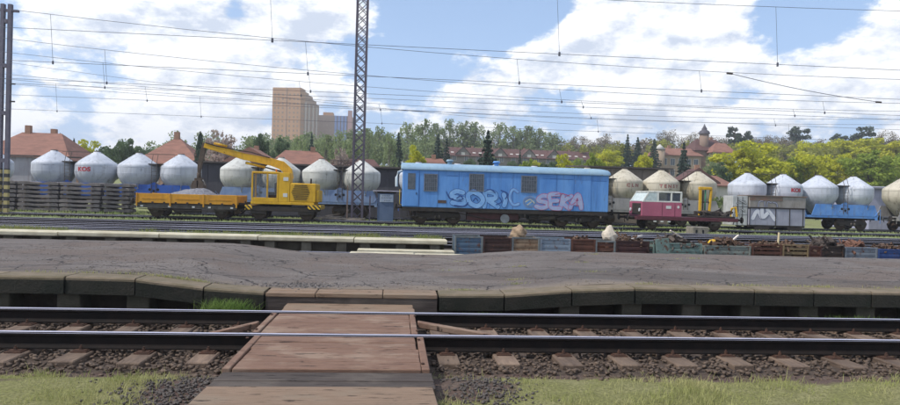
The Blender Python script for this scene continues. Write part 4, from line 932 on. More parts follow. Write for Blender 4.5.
MB().tube([(-1.2, .25, 4.1), (-2.4, .25, 4.42), (-3.2, .25, 4.52), (-4.6, .25, 4.75), (-5.4, .25, 4.95)], .035, 6).build('hose', m_black, bm_)
MB().cyl((-4.9, .45, 4.95), (-4.05, .45, 4.78), .08, n=12).build('stick_ram', m_yel2, bm_)
m_darkst = M('dark steel', '#4a3f36', '#5e5044', 4, .7, .2)
boom_part('stick', [(-5.45, 4.95), (-5.62, 4.3), (-5.78, 3.5), (-5.82, 2.95)], [.3, .3, .26, .18], m_darkst, .26)
gb = thing('grab', '', ''); bpy.data.objects.remove(gb)
gh = MB().cyl((-5.82, .45, 2.95), (-5.82, .45, 2.55), .14, n=12).box(-6.05, -5.6, .2, .7, 2.4, 2.58).build('grab_head', m_darkst, EX, .01)
for s in (-1, 1):
    pr = [(-5.82+s*.04, 2.42), (-5.82+s*.3, 2.4), (-5.82+s*.42, 2.1), (-5.82+s*.36, 1.82), (-5.82+s*.02, 1.62), (-5.82+s*.03, 1.95)]
    MB().prism(pr if s > 0 else pr[::-1], .1, .8).build('grab_jaw', m_darkst, EX, .015)
MB().cyl((-6.05, .45, 2.5), (-6.2, .45, 2.1), .05).build('grab_ram', M('pale rod', '#b0aca6', None, rough=.4), EX); MB().cyl((-5.6, .45, 2.5), (-5.44, .45, 2.1), .05).build('grab_ram', MATS['pale rod'], EX)

# ------------------------------------------------------------------ pink rail trolley with crane
m_pink = M('trolley pink', '#a85a70', '#9a5267', .9, .55, streak=.25, streakc='#8a5a6a', spec=.4); m_creamp = M('trolley cream', '#dadbd3', '#c8c9c1', 2, .6, streak=.3); m_mar = M('maroon frame', '#5a2a35', '#4a242c', 3, .7, streak=.4)
TR = thing('rail_trolley', 'pink and cream rail trolley with slanted windscreen and a small yellow crane', 'trolley', (19.95, 44.3, -.15))
B(-3.5, 3.75, -1.25, 1.25, .62, .86).build('frame', m_mar, TR, .015)
for x in (-2.25, 2.25): wheelset(TR, x, 0, .41, W40); B(x-.4, x+.4, -1.12, -1.02, .42, .6).build('leaf_spring', m_hub, TR, .02)
MB().prism([(-3.62, .87), (-.3, .87), (-.3, 1.86), (-3.62, 1.86)], -1.2, 1.2).build('lower_body', m_pink, TR, .03)
# upper body: pillars, roof, slanted windscreen
B(-3.12, -.28, -1.2, 1.2, 2.5, 2.6).build('cab_roof', m_creamp, TR, .03)
for x in (-2.3, -1.18, -.36):
    for s in (-1, 1): B(x-.07, x+.07, s*1.16-.04, s*1.16+.04, 1.86, 2.5).build('pillar', m_creamp, TR, .006)
for s in (-1, 1):
    MB().prism([(-3.6, 1.861), (-3.48, 1.861), (-3.0, 2.5), (-3.12, 2.5)], s*1.16-.04, s*1.16+.04).build('pillar', m_creamp, TR)
    B(-3.45, -.3, s*1.16-.035, s*1.16+.035, 1.861, 1.95).build('window_rail', m_creamp, TR)
B(-.33, -.28, -1.12, 1.12, 1.862, 2.5).build('cab_back', M('trolley back', '#8a93b4', '#7b86aa', 3, .6), TR)
m_scr = M('windscreen', '#a8b6b4', '#c4cfcc', 5, .12, spec=.7)
MB().add([(-3.55, -1.12, 1.9), (-3.55, 1.12, 1.9), (-3.1, 1.12, 2.48), (-3.1, -1.12, 2.48)], [(0, 1, 2, 3)]).build('windscreen', m_scr, TR)
MB().add([(-3.42, -1.19, 1.95), (-2.38, -1.19, 1.95), (-2.38, -1.19, 2.49), (-3.02, -1.19, 2.49)], [(0, 1, 2, 3)]).build('front_side_window', m_scr, TR)
for x0, x1 in ((-2.22, -1.26), (-1.1, -.44)): B(x0, x1, -1.175, -1.16, 1.95, 2.49).build('side_window', m_clear, TR); B(x0, x1, 1.16, 1.175, 1.95, 2.49).build('side_window', m_clear, TR)
B(-3.64, -3.61, -1.0, .6, .95, 1.75).build('radiator', m_black, TR); 
for s in (-.85, .85): MB().cyl((-3.62, s, 1.3), (-3.7, s, 1.3), .12, n=14).build('headlight', M('lamp glass', '#c9ccd0', None, rough=.2), TR)
B(-1.95, -1.93, -1.212, -1.2, .9, 1.84).build('door_seam', m_mar, TR); B(-.9, -.88, -1.212, -1.2, .9, 1.84).build('door_seam', m_mar, TR)
B(-1.62, -1.2, -1.215, -1.2, 1.42, 1.62).build('number_plate', MATS['white plate'], TR); MB().cyl((-.6, -1.2, 1.55), (-.6, -1.215, 1.55), .1, n=14).build('badge', MATS['white plate'], TR)
for x in (-2.2, -1.7, -1.2): B(x-.1, x+.1, -1.27, -1.25, .5, .58).build('marking', MATS['white plate'], TR)
MB().cyl((-2.9, -.6, 2.6), (-2.9, -.6, 2.78), .05, n=8).tube([(-1.2, -.8, 2.6), (-1.2, -.8, 2.78), (-1.0, -.8, 2.78)], .02).build('roof_fitting', m_black, TR)
B(1.15, 3.6, -1.1, 1.1, .865, 1.0).box(1.5, 2.6, -.8, .8, 1.0, 1.3).build('winch_bed', m_black, TR, .02)
for i in range(16):
    x, z = random.uniform(1.2, 3.5), random.uniform(1.0, 1.35); l = random.uniform(.1, .4); B(x-l, x+l, -1.0+random.random(), -.9+random.random()*1.2, z-.05, z+.1, rot=Matrix.Rotation(random.uniform(-.5, .5), 3, 'Y')).build('winch_part', m_black if i % 2 else m_hub, TR)
cr_ = B(1.46, 1.62, -.15, .05, 1.0, 2.95).build('crane_post', m_yel2, TR, .02)
B(2.2, 2.34, -.15, .05, 1.1, 2.9, rot=Matrix.Rotation(.06, 3, 'Y')).build('crane_arm', m_yel2, TR, .02); B(1.42, 2.36, -.17, .07, 2.82, 3.02).build('crane_head', m_yel2, TR, .03)
B(1.63, 2.2, -.1, .0, 1.9, 2.0).box(1.7, 1.78, -.1, 0, 1.0, 2.8).build('crane_brace', m_darkst, TR); MB().cyl((1.9, -.05, 1.2), (1.9, -.05, 2.9), .06, n=10).build('crane_ram', M('green ram', '#3f7a5a', None), TR)
MB().tube([(3.3, -1.0, .9), (3.35, -1.05, 1.55), (3.6, -1.05, 1.65), (3.75, -1.05, 1.0)], .09, 8).build('yellow_bracket', m_yel2, TR)
for c_ in TR.children:
    if c_.name.split('.')[0] in ('lower_body', 'cab_roof', 'pillar', 'window_rail', 'windscreen', 'front_side_window', 'side_window', 'radiator', 'headlight', 'door_seam', 'number_plate', 'badge', 'roof_fitting'): c_.scale.x = .85; c_.location.x = -.045
buffers(TR, -3.55, -1, .75); buffers(TR, 3.75, 1, .75)

# ------------------------------------------------------------------ grey box wagon with graffiti
m_gbox = M('grey box', '#9b9cab', '#8c8d9b', 1.2, .7, streak=.3, streakc='#6a6462'); m_rustp = M('rusty band', '#7d5a4c', '#6b6a62', 1.5, .85); m_wdoor = M('white doors', '#bfc0c0', '#a8aaa8', 2, .7, streak=.4)
GB = thing('box_trailer', 'grey panelled metal box with a rusty top band and white graffiti', 'container', (29.9, 49.4, -.22))
B(-2.3, 2.3, -.85, .85, .35, 1.66).build('body', m_gbox, GB, .02)
B(-2.3, 2.3, -.85, .85, 1.74, 2.62).build('upper_body', M('upper box', '#94908c', '#857f78', 1.5, .8, streak=.4), GB, .02)
B(-2.32, .4, -.87, -.852, 2.28, 2.6).build('rust_band', m_rustp, GB)
B(-2.36, 2.36, -.9, .9, 1.66, 1.74).build('rail', m_black, GB)
B(-2.4, 2.4, -.92, .92, 2.62, 2.68).build('roof', m_rustp, GB, .02)
for x in (-2.28, -.15, 1.0, 2.1): B(x-.025, x+.025, -.885, -.85, .36, 1.655).build('panel_rib', m_black if x < 2.2 else m_gbox, GB)
B(-2.35, 2.3, -.8, .8, .22, .345).build('chassis', m_black, GB)
for x in (-1.2, 1.5): B(x-.6, x+.6, -.82, .82, -.1, .215).build('skid', m_black, GB, .02)
WD = B(-3.6, -2.37, -.7, .8, .3, 2.6).build('end_locker', m_wdoor, GB, .02)
for x in (-3.2, -2.8): B(x-.02, x+.02, -.72, -.7, .35, 2.5).build('door_seam', m_black, WD)
for z in (1.1, 1.75): B(-3.6, -2.4, -.715, -.7, z, z+.03).build('door_seam', m_black, WD)
m_gw = M('graffiti white2', '#d8d8de', '#c6c8d2', 4, .7); m_gk = M('graffiti black', '#2c2c34', None)
letters([[[(.2, .2), (.6, .8), (1.0, .3)]], [[(1.0, .9), (1.1, .3), (1.5, .6)]], [[(1.5, .9), (1.9, .5), (2.2, .15)]]], .3, .06, M('graffiti blue grey', '#6b7390', None), m_gw, 'graffiti_letter', GB, -.856, -2.2, .68, .9, 1.0)
letters([[[(0, 0), (.1, .6), (.5, .7)]], [[(.7, .6), (.75, 0)]], [[(1.0, 0), (1.1, .6), (1.5, .5)]], [[(1.7, .55), (2.1, .45), (2.2, .05)]]], .09, .05, m_gk, m_gbox, 'graffiti_letter', GB, -.858, -1.6, 1.8, .7, .65)
letters([[[(0, 0), (.2, .9)]], [[(.5, .1), (.4, .8), (.8, .6)]], [[(.2, 1.2), (.8, 1.4)]], [[(.3, 1.5), (.9, 1.2)]]], .06, .05, m_gk, MATS['white doors'], 'graffiti_letter', GB, -.722, -3.5, .8, 1.1, 1.0)
# concrete block in front of the trolley
o = B(-.55, .55, -.45, .45, 0, .52).build('concrete_block', M('block', '#8b8478', '#6f695f', 4, .95, bump=.6), None, .03); o.location = (19.4, 40.2, -.32); o.rotation_euler = (0, 0, .05); tag(o, 'squat grey concrete block on the grass in front of the pink trolley', 'block')
for x in (-.3, .15): B(x-.06, x+.06, -.462, -.45, .12, .34).build('recess_shade', m_hole_shade, o)  # dark plates on the block face, recess shade given by colour

# ------------------------------------------------------------------ stacks of concrete sleepers
m_cs = M('concrete sleeper', '#7b7572', '#686260', 2, .9, bump=.4, bscale=20, rnd=.15, streak=.3)
def cs_mesh(Lh):
    pr = [(-Lh, 0), (Lh, 0), (Lh, .17), (Lh*.86, .22), (Lh*.5, .215), (Lh*.28, .155), (-Lh*.28, .155), (-Lh*.5, .215), (-Lh*.86, .22), (-Lh, .17)]
    return MB().prism(pr, -.13, .13).mesh('concrete_sleeper', m_cs, .012)
cs_l = cs_mesh(1.33); cs_s = cs_mesh(.86); bt = B(-.05, .05, -.95, .95, 0, .07).mesh('timber_batten', M('batten', '#4d4136', '#3b3129', 5, .9))
STK = [(-27.15, cs_l, 1.33, 7, 'the stack behind the twin steel posts'), (-24.35, cs_l, 1.33, 7, 'the stack beside the twin steel posts'), (-21.55, cs_l, 1.33, 7, 'the middle stack'), (-19.2, cs_s, .86, 7, 'the short stack beside the yellow wagon')]
for x, me, Lh, nl, where in STK:
    z = float(gz(x, 47.5))+.02
    for L_ in range(nl if Lh > 1 else nl-0):
        for e in (-.6, .6):
            o = inst(bt, 'timber_batten', (x+e*Lh, 47.5, z)); tag(o, 'dark timber batten between sleepers of '+where, 'batten', 'battens in '+where)
        for r in range(4):
            o = inst(me, 'concrete_sleeper', (x+random.uniform(-.06, .06), 46.85+r*.36+random.uniform(-.03, .03), z+.071)); tag(o, 'grey concrete sleeper in '+where, 'sleeper', 'sleepers in '+where)
        z += .071+.222

# ------------------------------------------------------------------ lattice mast, booth, twin posts
m_steel = M('mast steel', '#544e5a', '#635c67', 3, .6, .3, rnd=.02); m_bgrey = M('booth blue grey', '#5f708c', '#566783', 2, .7, streak=.2)
LM = thing('lattice_mast', 'tall narrow steel lattice mast standing beside the blue grey booth', 'mast', (-2.67, 47.2, -.3))
mh = 17.0; hb, ht = .36, .36
for sx in (-1, 1):
    for sy in (-1, 1): MB().box(sx*hb-.065, sx*hb+.065, sy*hb-.065, sy*hb+.065, 0, mh).build('corner_leg', m_steel, LM)
npan = 24; ph = mh/npan
for i in range(npan):
    z0, z1 = i*ph, (i+1)*ph
    for s in (-1, 1):
        d = MB().cyl((-hb, s*hb, z0), (hb, s*hb, z1), .032, n=5).cyl((hb, s*hb, z0), (-hb, s*hb, z1), .032, n=5).build('bracing', m_steel, LM)
        MB().cyl((s*hb, -hb, z0), (s*hb, hb, z1), .022, n=5).build('bracing', m_steel, LM)
B(-.6, .6, -.6, .6, 0, .25).build('footing', m_concd, LM, .02)
for x in (-3.35, -1.75):
    o = MB().box(-.05, .05, -.05, .05, 0, 1.9 if x > -2 else 2.6).build('steel_post', m_steel if x > -2 else M('brown post', '#6d5a50', '#7a6a60', 3, .8)); o.location = (x, 46.6, -.33); tag(o, 'short blue grey steel post between the lattice mast and the booth' if x > -2 else 'brown steel post beside the foot of the lattice mast', 'post')
BO = thing('booth', 'small blue grey metal booth with a flat overhanging roof and white notice', 'booth', (-.65, 47.6, -.3))
B(-.58, .58, -.5, .6, 0, 2.08).build('wall', m_bgrey, BO, .015); B(-.92, 1.12, -.75, .8, 2.2, 2.28).build('roof', M('booth roof', '#a9a3ac', '#97929b', 3, .7), BO, .01); B(-.6, .75, -.45, .6, 2.081, 2.199).build('lintel', m_black, BO)
MB().box(1.0, 1.06, -.6, -.54, 0, 2.2).build('roof_post', m_steel, BO)
sg = B(-.42, .55, -.535, -.505, 1.45, 2.0).build('notice_sign', M('sign white', '#c9ced6', '#bcc3cf', 4, .6), BO, .004)
for j, (z, a, b, h) in enumerate(((1.85, -.22, .3, .1), (1.68, -.3, .42, .11), (1.52, -.1, .32, .07))):   # three lines of unreadable dark lettering
    x = a
    while x < b:
        w_ = random.uniform(.06, .09); B(x, x+.018, -.538, -.5352, z, z+h).box(x+.02, x+w_-.015, -.538, -.5352, z+h*random.choice((0, .42, .8)), z+h*random.choice((0, .42, .8))+.018 if False else z+h).build('letter_stroke', M('sign ink', '#4a5160', None), sg) if random.random() < .0 else MB().box(x, x+.018, -.538, -.5352, z, z+h).box(x+.019, x+w_-.02, -.538, -.5352, z+h-.022, z+h).box(x+.019, x+w_-.03, -.538, -.5352, z+h*.42, z+h*.42+.018).build('letter_stroke', M('sign ink', '#4a5160', None), sg)
        x += w_+.02
def striped(name):
    m = bpy.data.materials.new(name); m.use_nodes = True; t = m.node_tree; p = t.nodes['Principled BSDF']; co = t.nodes.new('ShaderNodeTexCoord'); wv = t.nodes.new('ShaderNodeTexWave'); wv.bands_direction = 'Z'; wv.inputs['Scale'].default_value = .62; wv.inputs['Distortion'].default_value = .3; t.links.new(co.outputs['Object'], wv.inputs[0])
    rp = t.nodes.new('ShaderNodeValToRGB'); rp.color_ramp.interpolation = 'CONSTANT'; rp.color_ramp.elements[0].color = S('#3a3838'); rp.color_ramp.elements[1].position = .5; rp.color_ramp.elements[1].color = S('#a89a68'); t.links.new(wv.outputs['Fac'], rp.inputs[0]); t.links.new(rp.outputs[0], p.inputs['Base Color']); p.inputs['Roughness'].default_value = .8; return m
TW = thing('twin_posts', 'pair of tall grey steel catenary posts with a striped warning base', 'mast', (-25.63, 45, -.3))
for x in (-.23, .23): B(x-.12, x+.12, -.12, .12, 0, 13.75).build('post', M('post steel', '#5d5965', '#6a6672', 2, .65, .2), TW, .01)
for x in (-.23, .23): B(x-.124, x+.124, -.124, .124, .1, 3.0).build('warning_stripes', striped('warning stripes'), TW)
B(-.42, .75, -.08, .08, 13.25, 13.4).build('cross_arm', MATS['post steel'], TW); 
for z in (3.4, 6.5, 9.6, 12.5): B(-.1, .1, -.12, .12, z, z+.25).build('spacer', MATS['post steel'], TW)
for z in (8.55, 7.4): MB().cyl((.37, 0, z), (.62, 0, z), .05, n=8).build('insulator', m_hub, TW)
# branch and debris heap by the mast
mb = MB()
for i in range(170):
    x, y = -4.2+random.gauss(0, 1.1), 45.9+random.gauss(0, .35); l = random.uniform(.3, 1.1); a = random.gauss(0, .6); t_ = random.uniform(-.3, .35); z = -.25+random.random()*.35*max(0, 1-abs(x+4.2)/2.2)
    mb.cyl((x-l/2*math.cos(a), y-l/2*math.sin(a), z), (x+l/2*math.cos(a), y+l/2*math.sin(a), z+l*t_*.5), .022, .012, 5)
o = mb.build('branch_heap', M('branches', '#7d7268', '#938a7e', 4, .9)); tag(o, 'heap of dry branches on the grass before the lattice mast', 'branches', kind='stuff')

# ------------------------------------------------------------------ overhead wires
m_wire = M('wire', '#5a5c66', None, rough=.6, metal=.3)
def par(x, z0, x0, k): return z0+k*(x-x0)**2
OH = [(20., 6.25, 8.0, 2., .0009, 'first overhead line, above the sunken track beside the asphalt platform', .0105, [-21.5, -3.8, 5.0, 12.15, 24.5]),
      (25., 6.19, 6.97, 15., .00127, 'second overhead line, above the first yard track', .012, [-12.6, -3.4, 4.7, 12.05, 25]),
      (29.7, 6.24, 6.74, 15., .00122, 'third overhead line, above the second yard track', .0125, [-12.7, -3.9, 7.6, 20.5]),
      (34.4, 6.72, 7.03, 15., .00105, 'fourth overhead line, above the third yard track', .0135, [-14.8, -5, 10, 22]),
      (39.5, 6.8, 7.05, 10., .0009, 'fifth overhead line, above the bare track before the grass strip', .014, [-14.6, -1, 12, 24]),
      (44.3, 6.5, 7.35, 12., .0008, 'sixth overhead line, above the works vehicles', .0145, [-22, -12.9, -1, 14, 28])]
for y, zc, zm, xm, k_, lab, r, dr_ in OH:
    T = thing('overhead_line', lab, 'overhead wire', (0, y, 0))
    X = np.arange(-62, 92, 3.)
    r *= .75; MB().tube([(x, 0, zc+.00004*(x-5)**2) for x in X], r, 5).build('contact_wire', m_wire, T)
    MB().tube([(x, 0, par(x, zm, xm, k_)) for x in X], r, 5).build('messenger_wire', m_wire, T)
    for x in dr_:
        MB().tube([(x-.12, 0, par(x, zm, xm, k_)), (x, 0, zc+.00004*(x-5)**2)], r*.75, 5).cyl((x, 0, zc-.06), (x, 0, zc+.06), .035, n=6).build('dropper', m_wire, T)
T = thing('tension_wire', 'single slanting wire running down between two overhead lines', 'overhead wire', (0, 25.2, 0))
MB().tube([(13.3+t*7.2, t*1.0, 6.98-.72*t-.1*math.sin(3.14*t)) for t in np.linspace(0, 1, 9)], .013, 5).build('wire', m_wire, T)
for x, z, t in ((13.3, 6.98, 0), (20.5, 6.26, 1)): MB().cyl((x-.12, t, z), (x+.12, t, z-.01), .04, n=6).build('clamp', m_hub, T)
T = thing('tension_wire', 'slanting anchor wires running up to the twin catenary posts', 'overhead wire', (0, 44.6, 0))
for (xa, za, xb, zb) in ((-25.4, 9.6, 18, 6.9), (-25.4, 8.2, 3, 7.5)):
    MB().tube([(xa+(xb-xa)*t, 0, za+(zb-za)*(1-(1-t)**1.7)) for t in np.linspace(0, 1, 14)], .010, 5).build('wire', m_wire, T)

# ------------------------------------------------------------------ buildings behind
def bmat(c, c2, k=.25): return M('wall '+c, c, c2, .4, .9, 0, .15, 6, streak=k, streakc='#6f665c')
m_tile = M('roof tiles', '#8f6657', '#79564a', .8, .85, 0, .5, 3, rnd=.05, stretch=(1, 1, 4)); m_tile2 = M('roof tiles dark', '#5f423d', '#523a36', .8, .85, 0, .5, 3); m_wglass = M('house window', '#4a525c', '#5e666e', 2, .3); m_wht = M('white trim', '#c9c6bf', '#b9b6b0', 2, .8); m_chim = M('chimney brick', '#8a6a58', '#a07a64', 6, .9)
def roof_gable(w, d, z0, h, over=.4, hip=0.):
    hw, hd = w/2+over, d/2+over; mb = MB()
    vs_ = [(-hw, -hd, z0), (hw, -hd, z0), (hw, hd, z0), (-hw, hd, z0), (-hw+hip, 0, z0+h), (hw-hip, 0, z0+h), (-hw, -hd, z0-.18), (hw, -hd, z0-.18), (hw, hd, z0-.18), (-hw, hd, z0-.18)]
    return mb.add(vs_, [(0, 1, 5, 4), (2, 3, 4, 5), (1, 2, 5), (3, 0, 4), (0, 6, 7, 1), (1, 7, 8, 2), (2, 8, 9, 3), (3, 9, 6, 0), (6, 9, 8, 7)])
def win(parent, x, z, w_, h, y):
    o = B(x-w_/2, x+w_/2, y-.03, y+.05, z, z+h).build('window', m_wglass, parent); fr = MB()
    for (a, b, c, d) in ((x-w_/2-.08, x+w_/2+.08, z-.08, z), (x-w_/2-.08, x+w_/2+.08, z+h, z+h+.08), (x-w_/2-.08, x-w_/2, z, z+h), (x+w_/2, x+w_/2+.08, z, z+h), (x-.03, x+.03, z, z+h)): fr.box(a, b, y-.06, y+.05, c, d)
    fr.build('frame', m_wht, o)
def house(x, y, w_, d, zw, h, wall, tile, label, hip=0., rz=0., chim=(), wins=(), z0=None, turned=False, dormers=()):
    z0 = float(gz(x, y))-.3 if z0 is None else z0
    T = thing('house', label, 'house', (x, y, z0), rz); zw -= z0
    B(-w_/2, w_/2, -d/2, d/2, 0, zw).build('wall', wall, T)
    if not hip: MB().prism([(-d/2, zw), (d/2, zw), (0, zw+h*.94)], -w_/2+.01, w_/2-.01, 'x').build('gable_wall', wall, T)
    rf = roof_gable(w_, d, zw+.05, h, .45, hip).build('roof', tile, T)
    for cx, cy, ch in chim:
        c = B(cx-.3, cx+.3, cy-.28, cy+.28, zw+h*.3, zw+h+ch).build('chimney', m_chim, rf); B(cx-.48, cx+.48, cy-.43, cy+.43, zw+h+ch, zw+h+ch+.12).build('chimney_cap', m_wht, c) if False else None
    for (wx, wz) in wins: win(T, wx, wz-z0, 1.0, 1.3, -d/2)
    for dx, dw, dh in dormers:
        dz = zw+h*.25; yy = -d/2-.1
        dm = MB().prism([(dx-dw/2, dz-h*.3), (dx+dw/2, dz-h*.3), (dx+dw/2, dz), (dx, dz+dh), (dx-dw/2, dz)], yy, 0).build('dormer', wall, T)
        MB().add([(dx-dw/2-.3, yy-.3, dz-.2), (dx, yy-.3, dz+dh+.12), (dx+dw/2+.3, yy-.3, dz-.2), (dx-dw/2-.3, .3, dz-.2), (dx, .3, dz+dh+.12), (dx+dw/2+.3, .3, dz-.2)], [(0, 1, 4, 3), (1, 2, 5, 4)]).build('dormer_roof', tile, dm)
        B(dx-.55, dx+.55, yy-.04, yy+.02, dz-h*.2, dz+.35).build('dormer_window', m_wht, dm)
    return T
w_cream = bmat('#b8a68c', '#a8977e'); w_pinkish = bmat('#b79a86', '#a88a76'); w_greyw = bmat('#a5a4aa', '#95949c'); w_pale = bmat('#c4bfb4', '#b4afa4')
house(-43.4, 84, 10.5, 9, 4.6, 3.4, w_pinkish, m_tile, 'wide house with a red hipped roof and stout chimney behind the grey shed', 3.4, 0, ((-1.6, 0, .9), (1.2, .4, .6)), ((-3, 2.2), (0, 2.2), (3, 2.2)))
house(-28.2, 87, 7.4, 7.2, 4.7, 3.5, w_pinkish, m_tile, 'small house with a steep pyramid red roof and a single chimney', 3.9, 0, ((-.1, 0, .8),), ((-1.6, 2.4), (1.6, 2.4)))
house(-18.6, 88, 6.0, 7, 4.9, 2.3, w_cream, m_tile, 'red roofed house behind the excavator boom beside the blossom tree', 0, R_(90), ((1, 0, .5),), ((-1, 2.4),))
house(-12.3, 86, 7.5, 7, 4.8, 2.2, w_cream, m_tile, 'red roofed house behind the excavator cab', 2.2, R_(8), ((1.5, 0, .6),), ((-1, 2.4),))
house(-5.5, 92, 7.5, 7, 4.6, 1.9, w_pale, m_tile2, 'low brownish roofed house half hidden by the lattice mast', 1.8, 0, ((-1.5, 0, .6),))
house(4.5, 95, 6, 6, 5.2, 1.9, w_cream, m_tile, 'small pinkish roofed house above the end of the blue van wagon', 1.2, 0, ((1, 0, .6),), ((-1, 3.4), (1.2, 3.4)))
house(36.6, 94, 7, 7, 4.3, 2.0, w_cream, m_tile, 'red roofed house above the cream silo tanks', 0, R_(4), ((1.5, 0, .5),))
house(42.6, 90, 4.6, 5, 4.6, 2.0, w_cream, m_tile2, 'small red roofed house with a steep gable beside the dark spruce', 0, R_(80), ((-1.5, 0, .5),))
house(47, 96, 6, 6, 4.4, 1.6, w_pale, m_tile, 'low red roofed house at the foot of the yellow green trees', 0, R_(30))
# long terrace with dormers
house(37, 195, 44, 10, 13.6, 2.8, bmat('#7c7772', '#706b66'), m_tile2, 'long terrace house with a dark red roof and row of white dormers', 0, R_(1), ((-14, 1, .6), (2, 1, .6), (16, 1, .6)), tuple((x, 12.2) for x in (-20, -16.5, -13, -9.5, -6, -2.5, 1, 4.5, 8, 11.5, 15, 18.5)), None, False, tuple((x, 4.0, 2.0) for x in (-17.5, -6.5, 2.2, 9.8)) )
T = [o for o in bpy.data.objects if o.get('label', '').startswith('long terrace')][0]
sk = B(-.45, .45, -.04, .04, -.4, .4).mesh('skylight', m_wht)
zr = 13.6-T.location.z
for x in (-20.5, -14, -12.2, -10.4, -2.8, -1.0, 5, 6.6, 13, 15, 17, 19.5): inst(sk, 'skylight', (x, -3.5, zr+1.02), parent=[c for c in T.children if c.name.startswith('roof')][0], rot=(R_(-58), 0, 0))
# hilltop villa
VZ = 7.0
VL = thing('villa', 'large brown hilltop villa with red roofs and a pointed corner turret', 'villa', (80, 172, VZ))
m_vwall = bmat('#a5927e', '#95836f'); m_vd = bmat('#8a7668', '#7d6a5e')
def vpart(x0, x1, y0, y1, ztop, hh, wall, hip): 
    B(x0, x1, y0, y1, 0, ztop-VZ).build('wall', wall, VL); r = roof_gable(x1-x0, y1-y0, ztop-VZ, hh, .5, hip).build('roof', m_tile2 if wall is m_vd else m_tile, VL); r.location = ((x0+x1)/2, (y0+y1)/2, 0); return r
vpart(-10.5, 1.0, -5, 4, 14.3, 2.2, m_vwall, 1.5); vpart(0.5, 10, -3, 6, 16.0, 3.4, m_vd, 2.5); vpart(3.8, 9.5, -6, -2, 15.4, 2.6, m_vwall, 2.0)
MB().cyl((-10.3, -4.6, 0), (-10.3, -4.6, 8.6), 1.4, n=14).build('round_bay', m_vwall, VL); MB().cyl((-10.3, -4.6, 8.6), (-10.3, -4.6, 10.0), 1.6, .15, 14).build('bay_roof', m_wht, VL)
tu = MB().cyl((3.6, -1, 8), (3.6, -1, 13.6), 1.25, n=8).build('turret', m_vd, VL); MB().lathe([(1.6, 13.6), (1.35, 14.3), (.7, 14.7), (.75, 15.0), (.35, 15.6), (.02, 16.4)], 8, (3.6, -1, 0)).build('turret_roof', M('slate', '#55525a', '#48454c', 2, .7), tu)
for x in (-9, -6.8, -4.6, -2.4, -.4): win(VL, x, 4.6, 1.1, 1.7, -5); win(VL, x, 1.8, 1.1, 1.6, -5)
for x in (5.2, 7.9): win(VL, x, 6.0, 1.1, 1.7, -6); win(VL, x, 3.2, 1.1, 1.6, -6)
for x, y, z in ((-6, -.5, 10.2), (7, 2, 13)): B(x-.4, x+.4, y-.4, y+.4, z-2.5, z).build('chimney', m_chim, VL)
# sheds and walls close behind the silo train
def shed(x0, x1, y0, y1, z, wall, roofm, label, name='shed', pl=1.2, cat='shed', tilt=.35):
    T = thing(name, label, cat, ((x0+x1)/2, (y0+y1)/2, -.35)); hw, hd = (x1-x0)/2, (y1-y0)/2; h = z+.35
    B(-hw, hw, -hd+.02, hd, 0, h).build('wall', wall, T)
    n_ = max(2, int((x1-x0)/pl)); st_ = 2*hw/n_; pm = B(-st_/2+.015, st_/2-.015, -.02, .02, 0, h-.05).mesh('panel', wall)
    for i in range(n_): inst(pm, 'panel', (-hw+(i+.5)*st_, -hd+random.uniform(-.012, .0), .02), parent=T)
    MB().prism([(-hd-.4, h), (hd+.4, h+tilt), (hd+.4, h+tilt+.14), (-hd-.4, h+.14)], -hw-.3, hw+.3, 'x').build('roof', roofm, T)
    return T
m_dhall = M('dark hall', '#4a4850', '#3f3d45', .8, .8, streak=.4, streakc='#33302f'); m_droof = M('dark roof', '#57504d', '#4a4441', 1, .9)
shed(-17.4, 17.5, 58, 68, 4.0, m_dhall, m_droof, 'long dark grey plank hall behind the silo wagons')
shed(17.9, 25.5, 59, 66, 4.75, M('brownish wall', '#7a6f66', '#6d625a', 1, .9, streak=.3), m_droof, 'brownish flat roofed shed beyond the end of the blue van wagon')
shed(-46, -31.8, 60, 68, 4.1, M('pale shed wall', '#a9a6ad', '#98959c', .8, .85, streak=.75, streakc='#74625a'), m_droof, 'pale grey shed with brown stains behind the twin steel posts', pl=2.4)
shed(45.6, 56, 59, 66, 3.6, M('lavender wall', '#9b9cb0', '#8d8ea2', 1, .85, streak=.2), M('pale roof', '#8f8f99', '#83838c', 1, .8), 'lavender grey sheet metal shed behind the last silo wagons')
# tower block and its lower neighbour
m_tow = M('tower beige', '#b8906d', '#ad8665', .05, .9, streak=.1); m_tow2 = M('tower side', '#ab8d76', '#9f826c', .05, .9); m_band = M('tower window band', '#93806f', '#877566', .4, .5); m_bluep = M('blue panels', '#6f86b8', '#8193bd', .3, .7)
zt = 12.0
TWR = thing('tower_block', 'tall beige apartment tower stepping down behind the trees', 'building', (-70, 420, zt), R_(-11)); H0 = 67.5-zt
steps = [(0, 9, 0), (9, 16, 1.2), (16, 24, 2.4), (24, 32, 4.2), (32, 38, 6.0)]
for a, b, dr in steps: B(-9.2, 9.2, a, b-.02, 0, H0-dr).build('wall', m_tow if a == 0 else m_tow2, TWR)
bandm = B(-.5, .5, -.06, .06, 0, 1.3).mesh('window', m_band)
for st in range(19):
    z = 2+st*2.85
    for x in (-7.6, -5.2, -2.4, 2.2, 5.0, 7.4): 
        if z < H0-3: inst(bandm, 'window', (x, -.02, z), parent=TWR)
    for j, y in enumerate((3, 6.5, 11, 14, 18.5, 22, 26.5, 30, 35)):
        if z < H0-8: inst(bandm, 'window', (9.2, y, z), parent=TWR, rot=(0, 0, R_(90)))
for y in (9, 16, 24, 32): B(9.2, 9.75, y-1.2, y+1.2, 0, H0-8).build('balcony_column', M('balcony pale', '#c0b2a4', None), TWR)
B(-9.6, -.8, -.15, .0, 0, H0-1).build('facade_rib', m_tow, TWR) if False else B(-.5, .3, -.25, .0, 0, H0).build('facade_rib', m_tow2, TWR)
